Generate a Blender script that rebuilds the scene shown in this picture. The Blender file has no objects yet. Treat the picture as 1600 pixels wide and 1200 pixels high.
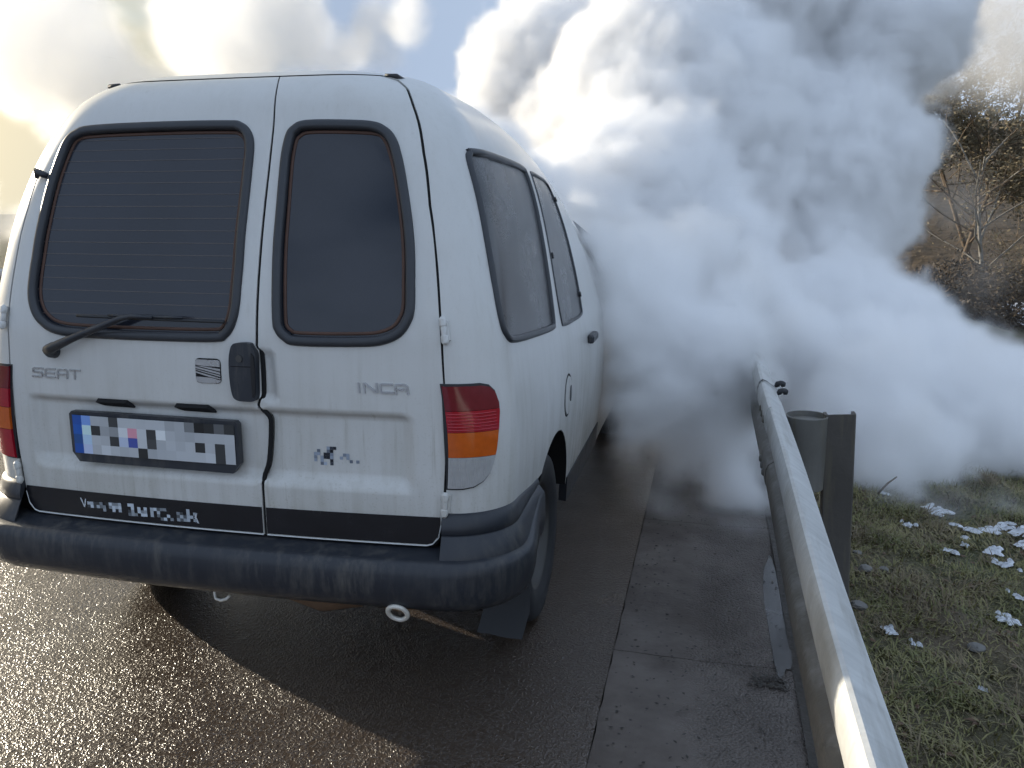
import bpy, math, random
import numpy as np
from mathutils import Vector, Matrix
from mathutils.geometry import delaunay_2d_cdt

# ------------------------------------------------------------------ camera, sky, sun, exposure
sc = bpy.context.scene
COL = sc.collection
rad = math.radians
cam_data = bpy.data.cameras.new('camera')
cam = bpy.data.objects.new('camera', cam_data); COL.objects.link(cam); sc.camera = cam
cam_data.sensor_width = 36.0; cam_data.lens = 30.48
cam_data.clip_start = 0.05; cam_data.clip_end = 5000
cam.location = (1.3275, -2.0762, 1.4002)
cam.rotation_euler = (rad(90 - 11.22), 0.0, rad(12.945))

SUN_AZ, SUN_EL = rad(-67.5), rad(13)          # azimuth from +Y towards +X
SKY = 0.075
world = bpy.data.worlds.new('World'); sc.world = world; world.use_nodes = True
wt = world.node_tree
bg = wt.nodes['Background']
sky = wt.nodes.new('ShaderNodeTexSky'); sky.sky_type = 'NISHITA'; sky.sun_disc = False
sky.sun_elevation = SUN_EL; sky.sun_rotation = SUN_AZ
sky.air_density = 1.0; sky.dust_density = 0.6; sky.ozone_density = 1.5
# broken cloud over the clear sky: brighter and creamier towards the sun, blue-grey away from it
SUN_DIR = Vector((math.sin(SUN_AZ)*math.cos(SUN_EL), math.cos(SUN_AZ)*math.cos(SUN_EL), math.sin(SUN_EL)))
def wnode(t, **kw):
    n = wt.nodes.new(t)
    for k, v in kw.items(): setattr(n, k, v)
    return n
wl = wt.links.new
wc = wnode('ShaderNodeTexCoord'); wm = wnode('ShaderNodeMapping'); wm.inputs['Scale'].default_value = (1, 1, 1.8); wl(wc.outputs['Generated'], wm.inputs['Vector'])
wn = wnode('ShaderNodeTexNoise'); wn.inputs['Scale'].default_value = 2.6; wn.inputs['Detail'].default_value = 7; wn.inputs['Roughness'].default_value = .58; wl(wm.outputs[0], wn.inputs['Vector'])
wr = wnode('ShaderNodeValToRGB'); wr.color_ramp.elements[0].position = .36; wr.color_ramp.elements[1].position = .56; wz = wnode('ShaderNodeSeparateXYZ'); wl(wc.outputs['Generated'], wz.inputs[0])          # cover closes towards the horizon
wq = wnode('ShaderNodeMath', operation='MULTIPLY_ADD'); wl(wz.outputs[2], wq.inputs[0]); wq.inputs[1].default_value = -1.4; wq.inputs[2].default_value = .28
wa = wnode('ShaderNodeMath', operation='ADD'); wl(wn.outputs['Fac'], wa.inputs[0]); wlim = wnode('ShaderNodeMath', operation='MAXIMUM'); wl(wq.outputs[0], wlim.inputs[0]); wlim.inputs[1].default_value = .06; wl(wlim.outputs[0], wa.inputs[1])
wl(wa.outputs[0], wr.inputs[0])
wd = wnode('ShaderNodeVectorMath', operation='DOT_PRODUCT'); wl(wc.outputs['Generated'], wd.inputs[0]); wd.inputs[1].default_value = SUN_DIR
wk = wnode('ShaderNodeValToRGB'); e = wk.color_ramp.elements
e[0].position = .0; e[0].color = (.45, .55, .71, 1); e[1].position = 1.; e[1].color = (1.6, 1.3, .88, 1)
for p_, c_ in ((.55, (.33, .41, .54, 1)), (.74, (.29, .36, .48, 1)), (.84, (.50, .48, .39, 1)), (.92, (.72, .63, .44, 1))): q_ = e.new(p_); q_.color = c_
wl(wd.outputs['Value'], wk.inputs[0])
ws = wnode('ShaderNodeMix', data_type='RGBA', blend_type='MULTIPLY'); ws.inputs[0].default_value = 1.; wl(sky.outputs[0], ws.inputs[6]); ws.inputs[7].default_value = (SKY, SKY, SKY, 1)
wx = wnode('ShaderNodeMix', data_type='RGBA'); wl(wr.outputs[0], wx.inputs[0]); wl(ws.outputs[2], wx.inputs[6]); wl(wk.outputs[0], wx.inputs[7])
wl(wx.outputs[2], bg.inputs[0]); bg.inputs[1].default_value = 1.0
sun_data = bpy.data.lights.new('sun', 'SUN'); sun_data.energy = 4.5; sun_data.angle = rad(0.6); sun_data.color = (1.0, 0.89, 0.71)
sun = bpy.data.objects.new('sun', sun_data); COL.objects.link(sun)
sun.rotation_euler = SUN_DIR.to_track_quat('Z', 'Y').to_euler(); sun.location = (-20, 10, 8)
vs = sc.view_settings; vs.view_transform = 'Standard'; vs.look = 'None'; vs.exposure = 0.52; vs.gamma = 1.0; vs.use_curve_mapping = False
cy = sc.cycles
cy.use_denoising = True; cy.use_adaptive_sampling = True; cy.adaptive_threshold = 0.03
cy.max_bounces = 30; cy.volume_bounces = 28; cy.diffuse_bounces = 3; cy.glossy_bounces = 3; cy.transmission_bounces = 4; cy.transparent_max_bounces = 8
cy.volume_step_rate = 2.0; cy.volume_max_steps = 256
cy.sample_clamp_indirect = 6.0
rng = np.random.default_rng(7); random.seed(7)

# ------------------------------------------------------------------ materials
MATS = {}
def new_mat(name):
    m = bpy.data.materials.new(name); m.use_nodes = True
    MATS[name] = m
    nt = m.node_tree
    return m, nt, nt.nodes['Principled BSDF']
class NB:
    """small node builder"""
    def __init__(s, nt): s.nt = nt; s.N = nt.nodes; s.L = nt.links
    def put(s, sock, x):
        if x is None: return
        if hasattr(x, 'links'): s.L.new(x, sock)
        else: sock.default_value = x
    def math(s, op, a, b=None, c=None, clamp=False):
        n = s.N.new('ShaderNodeMath'); n.operation = op; n.use_clamp = clamp
        for i, x in enumerate((a, b, c)): s.put(n.inputs[i], x)
        return n.outputs[0]
    def coord(s, scale=(1, 1, 1), rot=(0, 0, 0)):
        t = s.N.new('ShaderNodeTexCoord'); mp = s.N.new('ShaderNodeMapping')
        mp.inputs['Scale'].default_value = scale; mp.inputs['Rotation'].default_value = rot
        s.L.new(t.outputs['Object'], mp.inputs['Vector']); return mp.outputs[0]
    def noise(s, vec, scale, detail=3, rough=.55, out='Fac'):
        n = s.N.new('ShaderNodeTexNoise'); n.inputs['Scale'].default_value = scale; n.inputs['Detail'].default_value = detail; n.inputs['Roughness'].default_value = rough
        s.put(n.inputs['Vector'], vec); return n.outputs[out]
    def voronoi(s, vec, scale, feature='F1', out='Distance'):
        n = s.N.new('ShaderNodeTexVoronoi'); n.feature = feature; n.inputs['Scale'].default_value = scale
        s.put(n.inputs['Vector'], vec); return n.outputs[out]
    def ramp(s, fac, stops):
        n = s.N.new('ShaderNodeValToRGB'); e = n.color_ramp.elements
        while len(e) < len(stops): e.new(.5)
        for el, (p, c) in zip(e, stops):
            el.position = p; el.color = (c, c, c, 1) if isinstance(c, (int, float)) else (*c, 1)
        s.put(n.inputs[0], fac); return n.outputs[0]
    def mix(s, fac, a, b):
        n = s.N.new('ShaderNodeMix'); n.data_type = 'RGBA'
        s.put(n.inputs[0], fac)
        for sk, x in ((n.inputs[6], a), (n.inputs[7], b)):
            s.put(sk, x if hasattr(x, 'links') else (*x, 1))
        return n.outputs[2]
    def bump(s, h, strength, dist):
        n = s.N.new('ShaderNodeBump'); n.inputs['Strength'].default_value = strength; n.inputs['Distance'].default_value = dist
        s.put(n.inputs['Height'], h); return n.outputs[0]
    def sep(s, vec):
        n = s.N.new('ShaderNodeSeparateXYZ'); s.put(n.inputs[0], vec); return n.outputs
def simple(name, col, rough=.5, metal=0., spec=.5, var=.12, vscale=14., bump=0., bscale=80., coat=0., rvar=.1, stretch=(1, 1, 1)):
    """plain surface with a little unevenness in colour, gloss and relief"""
    m, nt, b = new_mat(name); q = NB(nt)
    v = q.coord(stretch)
    n = q.noise(v, vscale, 4)
    dark = tuple(c*(1-var) for c in col); lite = tuple(min(1, c*(1+var)) for c in col)
    nt.links.new(q.mix(n, dark, lite), b.inputs['Base Color'])
    q.put(b.inputs['Roughness'], q.math('MULTIPLY_ADD', n, rvar, rough-rvar/2))
    b.inputs['Metallic'].default_value = metal; b.inputs['Specular IOR Level'].default_value = spec
    b.inputs['Coat Weight'].default_value = coat; b.inputs['Coat Roughness'].default_value = .08
    if bump: nt.links.new(q.bump(q.noise(v, bscale, 3), .5, bump), b.inputs['Normal'])
    return m

# white van paint with washed-down road dirt
def paint():
    m, nt, b = new_mat('white_van_paint'); q = NB(nt)
    v = q.coord((1, 1, 1)); st = q.coord((17, 17, 1.3))
    xyz = q.sep(v)
    streak = q.ramp(q.noise(st, 1.6, 5, .65), [(.44, 0.), (.72, 1.)])
    film = q.ramp(q.noise(v, 2.3, 5, .6), [(.3, .15), (.75, 1.)])
    speck = q.ramp(q.noise(v, 190, 2, .5), [(.60, 0.), (.72, 1.)])
    low = q.ramp(xyz[2], [(.40, 1.), (1.25, .22)])
    d = q.math('MULTIPLY', q.math('ADD', q.math('MULTIPLY', streak, .34), q.math('MULTIPLY', film, .78)), low)
    d = q.math('ADD', d, q.math('MULTIPLY', q.math('MULTIPLY', speck, low), .30), clamp=True)
    drip = q.math('MULTIPLY', q.ramp(q.noise(q.coord((48, 48, 2.2)), 1.1, 4, .6), [(.58, 0.), (.72, 1.)]), q.ramp(q.noise(v, 3.1, 4), [(.42, 0.), (.62, .75)]))
    d = q.math('ADD', d, q.math('MULTIPLY', drip, low), clamp=True)
    nt.links.new(q.mix(d, (.68, .685, .675), (.30, .28, .215)), b.inputs['Base Color'])
    q.put(b.inputs['Roughness'], q.math('MULTIPLY_ADD', d, .35, .32))
    b.inputs['Coat Weight'].default_value = .35; b.inputs['Coat Roughness'].default_value = .12
    return m
paint()
def dusty_plastic():
    m, nt, b = new_mat('black_plastic'); q = NB(nt)
    v = q.coord(); st = q.coord((22, 22, 4))
    d = q.math('MULTIPLY', q.ramp(q.noise(st, 1.3, 6, .7), [(.46, 0.), (.74, 1.)]), q.ramp(q.noise(v, 2.2, 4), [(.40, .15), (.62, 1.)]))
    nt.links.new(q.mix(d, (.024, .028, .037), (.115, .110, .100)), b.inputs['Base Color'])
    q.put(b.inputs['Roughness'], q.math('MULTIPLY_ADD', d, .35, .38)); b.inputs['Specular IOR Level'].default_value = .5
    nt.links.new(q.bump(q.noise(v, 420, 2), .4, .0006), b.inputs['Normal'])
dusty_plastic()
simple('black_film', (.012, .012, .015), .22, var=.5, vscale=12, rvar=.25)
simple('rubber', (.022, .024, .028), .5, var=.25, vscale=20, rvar=.15)
simple('seal_rubber', (.034, .038, .046), .38, var=.25, vscale=20, rvar=.15)
simple('brown_seal', (.085, .042, .028), .6, var=.3, vscale=25)
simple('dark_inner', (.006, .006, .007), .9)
simple('chrome', (.58, .59, .61), .28, metal=.95, var=.1)
simple('chrome_dark', (.012, .012, .014), .3)
simple('plate_white', (.62, .63, .62), .4, var=.05)
simple('red_lens_dark', (.16, .006, .016), .12, var=.25, vscale=60, coat=.6)
simple('red_lens', (.36, .004, .018), .12, var=.25, vscale=60, coat=.6)
simple('amber_lens', (.55, .10, .008), .12, var=.2, vscale=60, coat=.6)
simple('clear_lens', (.42, .42, .42), .16, var=.15, vscale=60, coat=.6)
simple('steel_wheel', (.09, .088, .085), .5, metal=.6)
simple('steel_rust', (.14, .085, .05), .75, var=.4, vscale=30)
simple('pale_metal', (.70, .68, .62), .4, metal=.2, var=.25, vscale=40)
simple('white_lettering', (.68, .70, .70), .5, var=.08)

def glass(name, tint, dust, dustcol):
    m, nt, b = new_mat(name); q = NB(nt)
    v = q.coord(); n = q.noise(v, 3.0, 5, .6); f = q.noise(v, 260, 2, .5)
    sp = q.ramp(q.voronoi(v, 60), [(.02, 1.), (.05, 0.)])
    d = q.math('ADD', q.math('MULTIPLY', q.math('MULTIPLY_ADD', n, .9, -.05), dust), q.math('MULTIPLY', f, dust*.3), clamp=True)
    d = q.math('ADD', d, q.math('MULTIPLY', sp, .12), clamp=True)
    nt.links.new(q.mix(d, tint, dustcol), b.inputs['Base Color'])
    q.put(b.inputs['Roughness'], q.math('MULTIPLY_ADD', d, .7, .06)); b.inputs['Specular IOR Level'].default_value = .55
    return m
glass('rear_glass', (.012, .014, .021), .15, (.13, .155, .215))
glass('side_glass', (.030, .032, .035), .62, (.21, .21, .22))
simple('defroster', (.125, .11, .105), .6)

# galvanised steel
def galv(name, col, rough, mudamt=0.):
    m, nt, b = new_mat(name); q = NB(nt)
    v = q.coord((1, .35, 1)); n = q.noise(v, 9, 5, .65); w = q.noise(q.coord((1, 9, 1)), 5, 3)
    s = q.ramp(q.noise(q.coord((30, 2.5, 3)), 1.2, 5), [(.52, 0.), (.75, 1.)])
    base = q.mix(q.math('ADD', q.math('MULTIPLY', n, .55), q.math('MULTIPLY', w, .45)), tuple(c*.45 for c in col), tuple(c*1.3 for c in col))
    base = q.mix(q.math('MULTIPLY', s, .5), base, (.17, .15, .10))
    z = q.sep(q.coord())[2]          # road spray dried on the lower half of the beam
    mud = q.math('MULTIPLY', q.ramp(q.math('ADD', z, q.math('MULTIPLY', q.noise(q.coord((1, .6, 1)), 14, 5, .7), .16)), [(.60, .85), (.74, 0.)]), mudamt)
    base = q.mix(mud, base, (.075, .062, .045))
    nt.links.new(base, b.inputs['Base Color'])
    b.inputs['Metallic'].default_value = .2
    q.put(b.inputs['Roughness'], q.math('MULTIPLY_ADD', n, .25, rough))
    nt.links.new(q.bump(q.math('ADD', n, q.math('ADD', q.math('MULTIPLY', w, .9), q.math('MULTIPLY', q.noise(q.coord(), 55, 3), .5))), .55, .004), b.inputs['Normal'])
    return m
galv('galvanised', (.62, .63, .62), .40, 1.)
galv('galvanised_dull', (.20, .195, .18), .55)
galv('galvanised_brown', (.11, .10, .09), .6)

def asphalt():
    m, nt, b = new_mat('wet_asphalt'); q = NB(nt)
    v = q.coord()
    big = q.noise(v, .9, 4, .6); mid = q.noise(v, 7, 4)
    cell = q.voronoi(q.mix(.035, v, q.noise(v, 60, 2, .5, 'Color')), 95); cell2 = q.voronoi(v, 180); fine = q.noise(v, 340, 2)
    stone = q.ramp(cell, [(.0, 1.), (.62, 0.)])
    h = q.math('ADD', q.math('MULTIPLY', stone, 1.0), q.math('ADD', q.math('MULTIPLY', cell2, -.30), q.math('MULTIPLY', mid, 1.2)))
    wet = q.ramp(q.math('ADD', q.math('MULTIPLY', big, .75), q.math('MULTIPLY', mid, .25)), [(.36, 0.), (.62, 1.)])
    c = q.mix(q.noise(v, 130, 2), (.030, .021, .015), (.100, .072, .052))
    nt.links.new(c, b.inputs['Base Color'])
    q.put(b.inputs['Roughness'], q.math('MULTIPLY_ADD', wet, -.20, .45))
    b.inputs['Specular IOR Level'].default_value = .7
    b.inputs['Coat Weight'].default_value = .2; b.inputs['Coat Roughness'].default_value = .22
    bn = nt.nodes.new('ShaderNodeBump'); bn.inputs['Distance'].default_value = .0040
    q.put(bn.inputs['Strength'], q.math('MULTIPLY_ADD', wet, -.22, .76)); q.put(bn.inputs['Height'], h)
    nt.links.new(bn.outputs[0], b.inputs['Normal']); nt.links.new(bn.outputs[0], b.inputs['Coat Normal'])
    return m
asphalt()
def concrete():
    m, nt, b = new_mat('wet_concrete'); q = NB(nt)
    v = q.coord(); n = q.noise(v, 5, 5, .6); f = q.noise(v, 60, 3); sp = q.ramp(q.voronoi(v, 24), [(.06, 1.), (.15, 0.)])
    agg = q.voronoi(v, 120)
    xyz = q.sep(v)
    rough_side = q.ramp(q.math('ADD', xyz[0], q.math('MULTIPLY', n, .22)), [(1.33/2, 0.), (1.46/2, 1.)])
    rough_side = q.ramp(q.math('MULTIPLY', q.math('ADD', xyz[0], q.math('MULTIPLY', n, .22)), .5), [(.70, 0.), (.75, 1.)])
    c = q.mix(n, (.090, .074, .064), (.185, .158, .139))
    c = q.mix(q.ramp(q.noise(v, 1.7, 5, .65), [(.42, 0.), (.60, .7)]), c, (.055, .042, .034))
    c = q.mix(q.math('MULTIPLY', sp, .85), c, (.020, .017, .015))
    nt.links.new(c, b.inputs['Base Color'])
    wet = q.ramp(q.noise(v, 2.1, 4, .6), [(.38, 0.), (.62, 1.)])
    q.put(b.inputs['Roughness'], q.math('MULTIPLY_ADD', wet, -.22, .76))
    b.inputs['Specular IOR Level'].default_value = .5
    h = q.math('ADD', q.math('MULTIPLY', f, .35), q.math('MULTIPLY', q.math('MULTIPLY', agg, rough_side), -2.2))
    nt.links.new(q.bump(h, .9, .005), b.inputs['Normal'])
    return m
concrete()
def soil():
    m, nt, b = new_mat('verge_soil'); q = NB(nt)
    v = q.coord(); n = q.noise(v, 3.5, 6, .62); f = q.noise(v, 45, 4); g = q.noise(v, 1.3, 4)
    c = q.mix(n, (.058, .044, .028), (.165, .130, .080))
    c = q.mix(q.ramp(g, [(.42, 0.), (.58, .75)]), c, (.070, .078, .028))
    nt.links.new(c, b.inputs['Base Color']); b.inputs['Roughness'].default_value = .85
    nt.links.new(q.bump(q.math('ADD', f, n), .9, .03), b.inputs['Normal'])
    return m
soil()
def hillmat():
    m, nt, b = new_mat('winter_slope'); q = NB(nt)
    v = q.coord(); n = q.noise(v, .25, 6, .6); f = q.noise(v, 2.2, 5)
    c = q.mix(q.math('ADD', q.math('MULTIPLY', f, .6), q.math('MULTIPLY', n, .4)), (.030, .022, .014), (.15, .105, .06))
    nt.links.new(c, b.inputs['Base Color']); b.inputs['Roughness'].default_value = .9
    nt.links.new(q.bump(f, .8, .15), b.inputs['Normal'])
    return m
hillmat()
simple('snow', (.74, .77, .82), .6, var=.05, vscale=30, bump=.01, bscale=60)
simple('road_paint', (.48, .48, .44), .4, var=.3, vscale=18, bump=.003, bscale=120)
simple('stone_grey', (.17, .165, .155), .7, var=.3, vscale=30, bump=.004, bscale=60)
simple('mud', (.030, .024, .018), .55, var=.5, vscale=12, bump=.012, bscale=30)
def water():
    m, nt, b = new_mat('puddle_water'); q = NB(nt)
    b.inputs['Base Color'].default_value = (.06, .056, .055, 1); b.inputs['Roughness'].default_value = .035; b.inputs['Specular IOR Level'].default_value = .75
    nt.links.new(q.bump(q.noise(q.coord(), 22, 2), .12, .002), b.inputs['Normal'])
    return m
water()
def varied(name, cols, rough=.6, scale=3.):
    """colour varies with the place on the object: grass, leaves, twigs"""
    m, nt, b = new_mat(name); q = NB(nt)
    v = q.coord(); n = q.noise(v, scale, 3); f = q.noise(v, scale*17, 1)
    s = q.math('ADD', q.math('MULTIPLY', n, .6), q.math('MULTIPLY', f, .4))
    k = len(cols)
    nt.links.new(q.ramp(s, [(.28+.44*i/(k-1), c) for i, c in enumerate(cols)]), b.inputs['Base Color'])
    b.inputs['Roughness'].default_value = rough
    return m
varied('grass_blade', [(.075, .086, .026), (.155, .158, .052), (.26, .23, .10), (.34, .28, .155)])
varied('dead_straw', [(.10, .075, .035), (.17, .13, .07), (.22, .18, .11)])
varied('leaf_litter', [(.045, .024, .012), (.11, .06, .03), (.17, .11, .07)])
varied('twig_bark', [(.055, .040, .028), (.12, .085, .055), (.20, .15, .10)], .8, .8)
varied('birch_bark', [(.12, .108, .092), (.30, .285, .255)], .7, 2.5)
varied('dry_leaf', [(.075, .060, .034), (.155, .125, .070), (.24, .20, .12)], .7, .9)
varied('dark_bush', [(.030, .026, .020), (.070, .055, .040), (.12, .095, .07)], .8, .9)

# ------------------------------------------------------------------ mesh helpers
def empty(name, loc=(0, 0, 0)):
    o = bpy.data.objects.new(name, None); COL.objects.link(o); o.location = loc; o.empty_display_size = .1
    return o
def tag(o, label=None, cat=None, group=None, kind=None):
    if label: o['label'] = label
    if cat: o['category'] = cat
    if group: o['group'] = group
    if kind: o['kind'] = kind
    return o
def build(name, verts, faces, mat, parent=None, smooth=True, angle=None, loop_normals=None):
    me = bpy.data.meshes.new(name)
    me.from_pydata([tuple(map(float, v)) for v in verts], [], [tuple(int(i) for i in f) for f in faces])
    me.materials.append(MATS[mat])
    if smooth: me.polygons.foreach_set('use_smooth', [True]*len(me.polygons))
    me.update()
    if loop_normals is not None: me.normals_split_custom_set([tuple(n) for n in loop_normals])
    elif smooth and angle: me.set_sharp_from_angle(angle=rad(angle))
    o = bpy.data.objects.new(name, me); COL.objects.link(o)
    if parent is not None:
        o.parent = parent
        if parent.parent is None: o.matrix_parent_inverse = Matrix.Translation(-parent.location)
    return o
def box(cx, cy_, cz, sx, sy, sz, bev=0.):
    """verts, faces of a box, with chamfered vertical and horizontal edges when bev > 0"""
    x, y, z = sx/2, sy/2, sz/2
    if not bev:
        v = [(cx+i*x, cy_+j*y, cz+k*z) for k in (-1, 1) for i, j in ((-1, -1), (1, -1), (1, 1), (-1, 1))]
        return v, [(3, 2, 1, 0), (4, 5, 6, 7), (0, 1, 5, 4), (1, 2, 6, 5), (2, 3, 7, 6), (3, 0, 4, 7)]
    ring = [(-x+bev, -y), (x-bev, -y), (x, -y+bev), (x, y-bev), (x-bev, y), (-x+bev, y), (-x, y-bev), (-x, -y+bev)]
    v = []; f = []
    for k, (zz, s) in enumerate(((-z, 1), (-z+bev, 0), (z-bev, 0), (z, 1))):
        for (a, b) in ring:
            q = bev if s else 0
            v.append((cx+a-math.copysign(q, a)*.7, cy_+b-math.copysign(q, b)*.7, cz+zz) if s else (cx+a, cy_+b, cz+zz))
    for k in range(3):
        for i in range(8): f.append((k*8+i, k*8+(i+1) % 8, k*8+8+(i+1) % 8, k*8+8+i))
    f.append(tuple(range(7, -1, -1))); f.append(tuple(range(24, 32)))
    return v, f
def tube(pts, radii, sides=8, caps=True):
    pts = [Vector(p) for p in pts]; v = []; f = []
    if isinstance(radii, (int, float)): radii = [radii]*len(pts)
    ref = None
    for i, p in enumerate(pts):
        t = (pts[min(i+1, len(pts)-1)]-pts[max(i-1, 0)]).normalized()
        if ref is None: ref = t.orthogonal().normalized()
        a = (ref-t*ref.dot(t)); a = a.normalized() if a.length > 1e-6 else t.orthogonal().normalized(); ref = a
        b = t.cross(a)
        for k in range(sides):
            w = 2*math.pi*k/sides; v.append(p+(a*math.cos(w)+b*math.sin(w))*radii[i])
    for i in range(len(pts)-1):
        for k in range(sides):
            f.append((i*sides+k, i*sides+(k+1) % sides, (i+1)*sides+(k+1) % sides, (i+1)*sides+k))
    if caps: f.append(tuple(range(sides-1, -1, -1))); f.append(tuple(range((len(pts)-1)*sides, len(pts)*sides)))
    return v, f
def merge(*parts):
    V, F = [], []
    for v, f in parts:
        n = len(V); V += list(v); F += [tuple(i+n for i in q) for q in f]
    return V, F
def extrude_profile(prof, ys, closed=False):
    """prof: (x,z) list swept along y"""
    n = len(prof); v = [(x, y, z) for y in ys for x, z in prof]; f = []
    for j in range(len(ys)-1):
        for i in range(n if closed else n-1):
            f.append((j*n+i, j*n+(i+1) % n, (j+1)*n+(i+1) % n, (j+1)*n+i))
    return v, f
def lathe_x(prof, cx, cy_, cz, seg=40):
    """prof: (x offset, radius); turned about an axis along x"""
    n = len(prof); v = []; f = []
    for s in range(seg):
        w = 2*math.pi*s/seg
        for x, r in prof: v.append((cx+x, cy_+r*math.cos(w), cz+r*math.sin(w)))
    for s in range(seg):
        for i in range(n-1): f.append((s*n+i, s*n+i+1, ((s+1) % seg)*n+i+1, ((s+1) % seg)*n+i))
    return v, f

# ------------------------------------------------------------------ ground, road, gutter
def ground_z(x, y):
    """verge height: level at the rail, falling away to the right; a bank on the far left"""
    x = np.asarray(x, float); y = np.asarray(y, float)
    r = np.clip(x-1.75, 0, None)
    z = -.02-.03*np.minimum(r, 1.5)-.10*np.clip(r-1.3, 0, 2)-.30*np.clip(r-3.3, 0, 8)-.05*np.clip(r-11, 0, 100)
    z = z+.02*np.sin(x*5.1+y*2.3)*np.clip(r, 0, 1)+.018*np.sin(y*4.7-x*3.1+1)*np.clip(r, 0, 1)+.012*np.sin(x*13+y*9)*np.clip(r*2, 0, 1)
    l = np.clip(-6.9-x, 0, None)
    z = z+np.where(x < -6.9, .02-.10*np.minimum(l, 12), 0)
    return z
def sheet(name, xs, ys, zf, mat, parent=None):
    X, Y = np.meshgrid(xs, ys); Z = zf(X, Y)
    n = len(xs); v = np.stack([X, Y, Z], -1).reshape(-1, 3)
    f = [(j*n+i, j*n+i+1, (j+1)*n+i+1, (j+1)*n+i) for j in range(len(ys)-1) for i in range(n-1)]
    return build(name, v, f, mat, parent)
gx = np.concatenate([np.linspace(-900, -60, 8), np.linspace(-50, -7, 14), [-6.9], np.linspace(-6, 1.5, 6), np.linspace(1.65, 5, 60), np.linspace(5.3, 30, 20), np.linspace(50, 900, 8)])
gy = np.concatenate([np.linspace(-300, -12, 6), np.linspace(-8, 5, 90), np.linspace(5.4, 40, 30), np.linspace(60, 900, 8)])
tag(sheet('ground', gx, gy, lambda X, Y: ground_z(X, Y)-.03, 'verge_soil'), kind='structure')
road = sheet('road', np.concatenate([np.linspace(-6.9, -1.5, 10), np.linspace(-1, 1.0655, 20)]), np.concatenate([np.linspace(-60, -4, 8), np.linspace(-3, 8, 40), np.linspace(10, 250, 20)]),
             lambda X, Y: 0*X+.0015*np.sin(X*2.1)*np.sin(Y*1.7), 'wet_asphalt')
tag(road, kind='structure')
# worn edge line on the left of the lane
lv, lf = [], []
ys = np.arange(-4, 40, .25)
for y in ys:
    w = .075+.012*math.sin(y*5.3)+.008*math.sin(y*17)
    lv += [(-1.68-w, y, .0055), (-1.68+w, y, .0055)]
lf = [(2*i, 2*i+1, 2*i+3, 2*i+2) for i in range(len(ys)-1)]
tag(build('lane_marking', lv, lf, 'road_paint'), kind='structure')
# gutter of cast slabs along the rail
gutter = empty('gutter', (1.35, 0, 0)); tag(gutter, kind='structure')
y = -3.22; k = 0
bv, bf = box(1.352, 14, -.075, .58, 36, .1)
build('gutter_bed', bv, bf, 'mud', gutter, smooth=False)
while y < 26:
    L = 1.255+.02*math.sin(k*2.3)
    v_, f_ = [], []
    nx, ny = 9, 17
    for j in range(ny):
        for i in range(nx):
            u, w = i/(nx-1), j/(ny-1)
            x = 1.068+.566*u; yy = y+.002+(L-.004)*w
            edge = min(u, 1-u, w*2.2, (1-w)*2.2)
            z = -.004+.010*abs(u-.62)-.004*max(0, 1-edge/.03)+.0018*math.sin(9*u+3*yy)*math.sin(5*yy)
            x += .0025*math.sin(31*yy)*(1 if i in (0, nx-1) else 0); yy += .002*math.sin(41*x)*(1 if j in (0, ny-1) else 0)
            v_.append((x, yy, z))
    for j in range(ny-1):
        for i in range(nx-1): f_.append((j*nx+i, j*nx+i+1, (j+1)*nx+i+1, (j+1)*nx+i))
    # sides
    rim = [i for i in range(nx)]+[j*nx+nx-1 for j in range(1, ny)]+[(ny-1)*nx+i for i in range(nx-2, -1, -1)]+[j*nx for j in range(ny-2, 0, -1)]
    n0 = len(v_)
    for i in rim: v_.append((v_[i][0], v_[i][1], -.03))
    for i in range(len(rim)): f_.append((rim[i], n0+i, n0+(i+1) % len(rim), rim[(i+1) % len(rim)]))
    build('slab', v_, f_, 'wet_concrete', gutter, angle=40)
    y += L; k += 1
def blob(name, cx, cy_, rx, ry, z, mat, seed, rough=.25, n=64, dome=0., parent=None, rot=0.):
    """flat irregular patch with a thin rounded rim"""
    r = np.random.default_rng(seed); ph = r.uniform(0, 6.28, 6); am = r.uniform(.3, 1, 6)
    v = []; rings = (0., .35, .65, .85, .96, 1.0)
    for q in rings:
        for i in range(n):
            t = 2*math.pi*i/n
            m = 1+rough*sum(a*math.sin((k+2)*t+p)/(k+1.6) for k, (a, p) in enumerate(zip(am, ph)))
            x, y_ = rx*m*q*math.cos(t), ry*m*q*math.sin(t)
            c, s = math.cos(rot), math.sin(rot)
            x, y_ = c*x-s*y_, s*x+c*y_
            zz = z(cx+x, cy_+y_) if callable(z) else z
            hz = dome*(1-q**3)*(1+.5*math.sin(9*t+q*7)*(q < .99))
            v.append((cx+x, cy_+y_, zz+hz))
    f = []
    for a in range(len(rings)-1):
        for i in range(n): f.append((a*n+i, a*n+(i+1) % n, (a+1)*n+(i+1) % n, (a+1)*n+i))
    f = [q[::-1] for q in f]
    return build(name, v, f, mat, parent)
for i, (cx, cy_, rx, ry, z) in enumerate(((1.600, .95, .034, .50, .0008),)):
    tag(blob('puddle', cx, cy_, rx, ry, z, 'puddle_water', 11+i, .22, n=96), kind='structure')
# muddy strip under the rail
mx = np.linspace(1.625, 1.80, 8); my = np.linspace(-3, 20, 160)
tag(sheet('rail_foot_strip', mx, my, lambda X, Y: .004-.012*np.clip((X-1.7)*10, 0, 2)+.008*np.sin(Y*7+X*20)*np.sin(Y*3), 'mud'), kind='structure')

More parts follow.
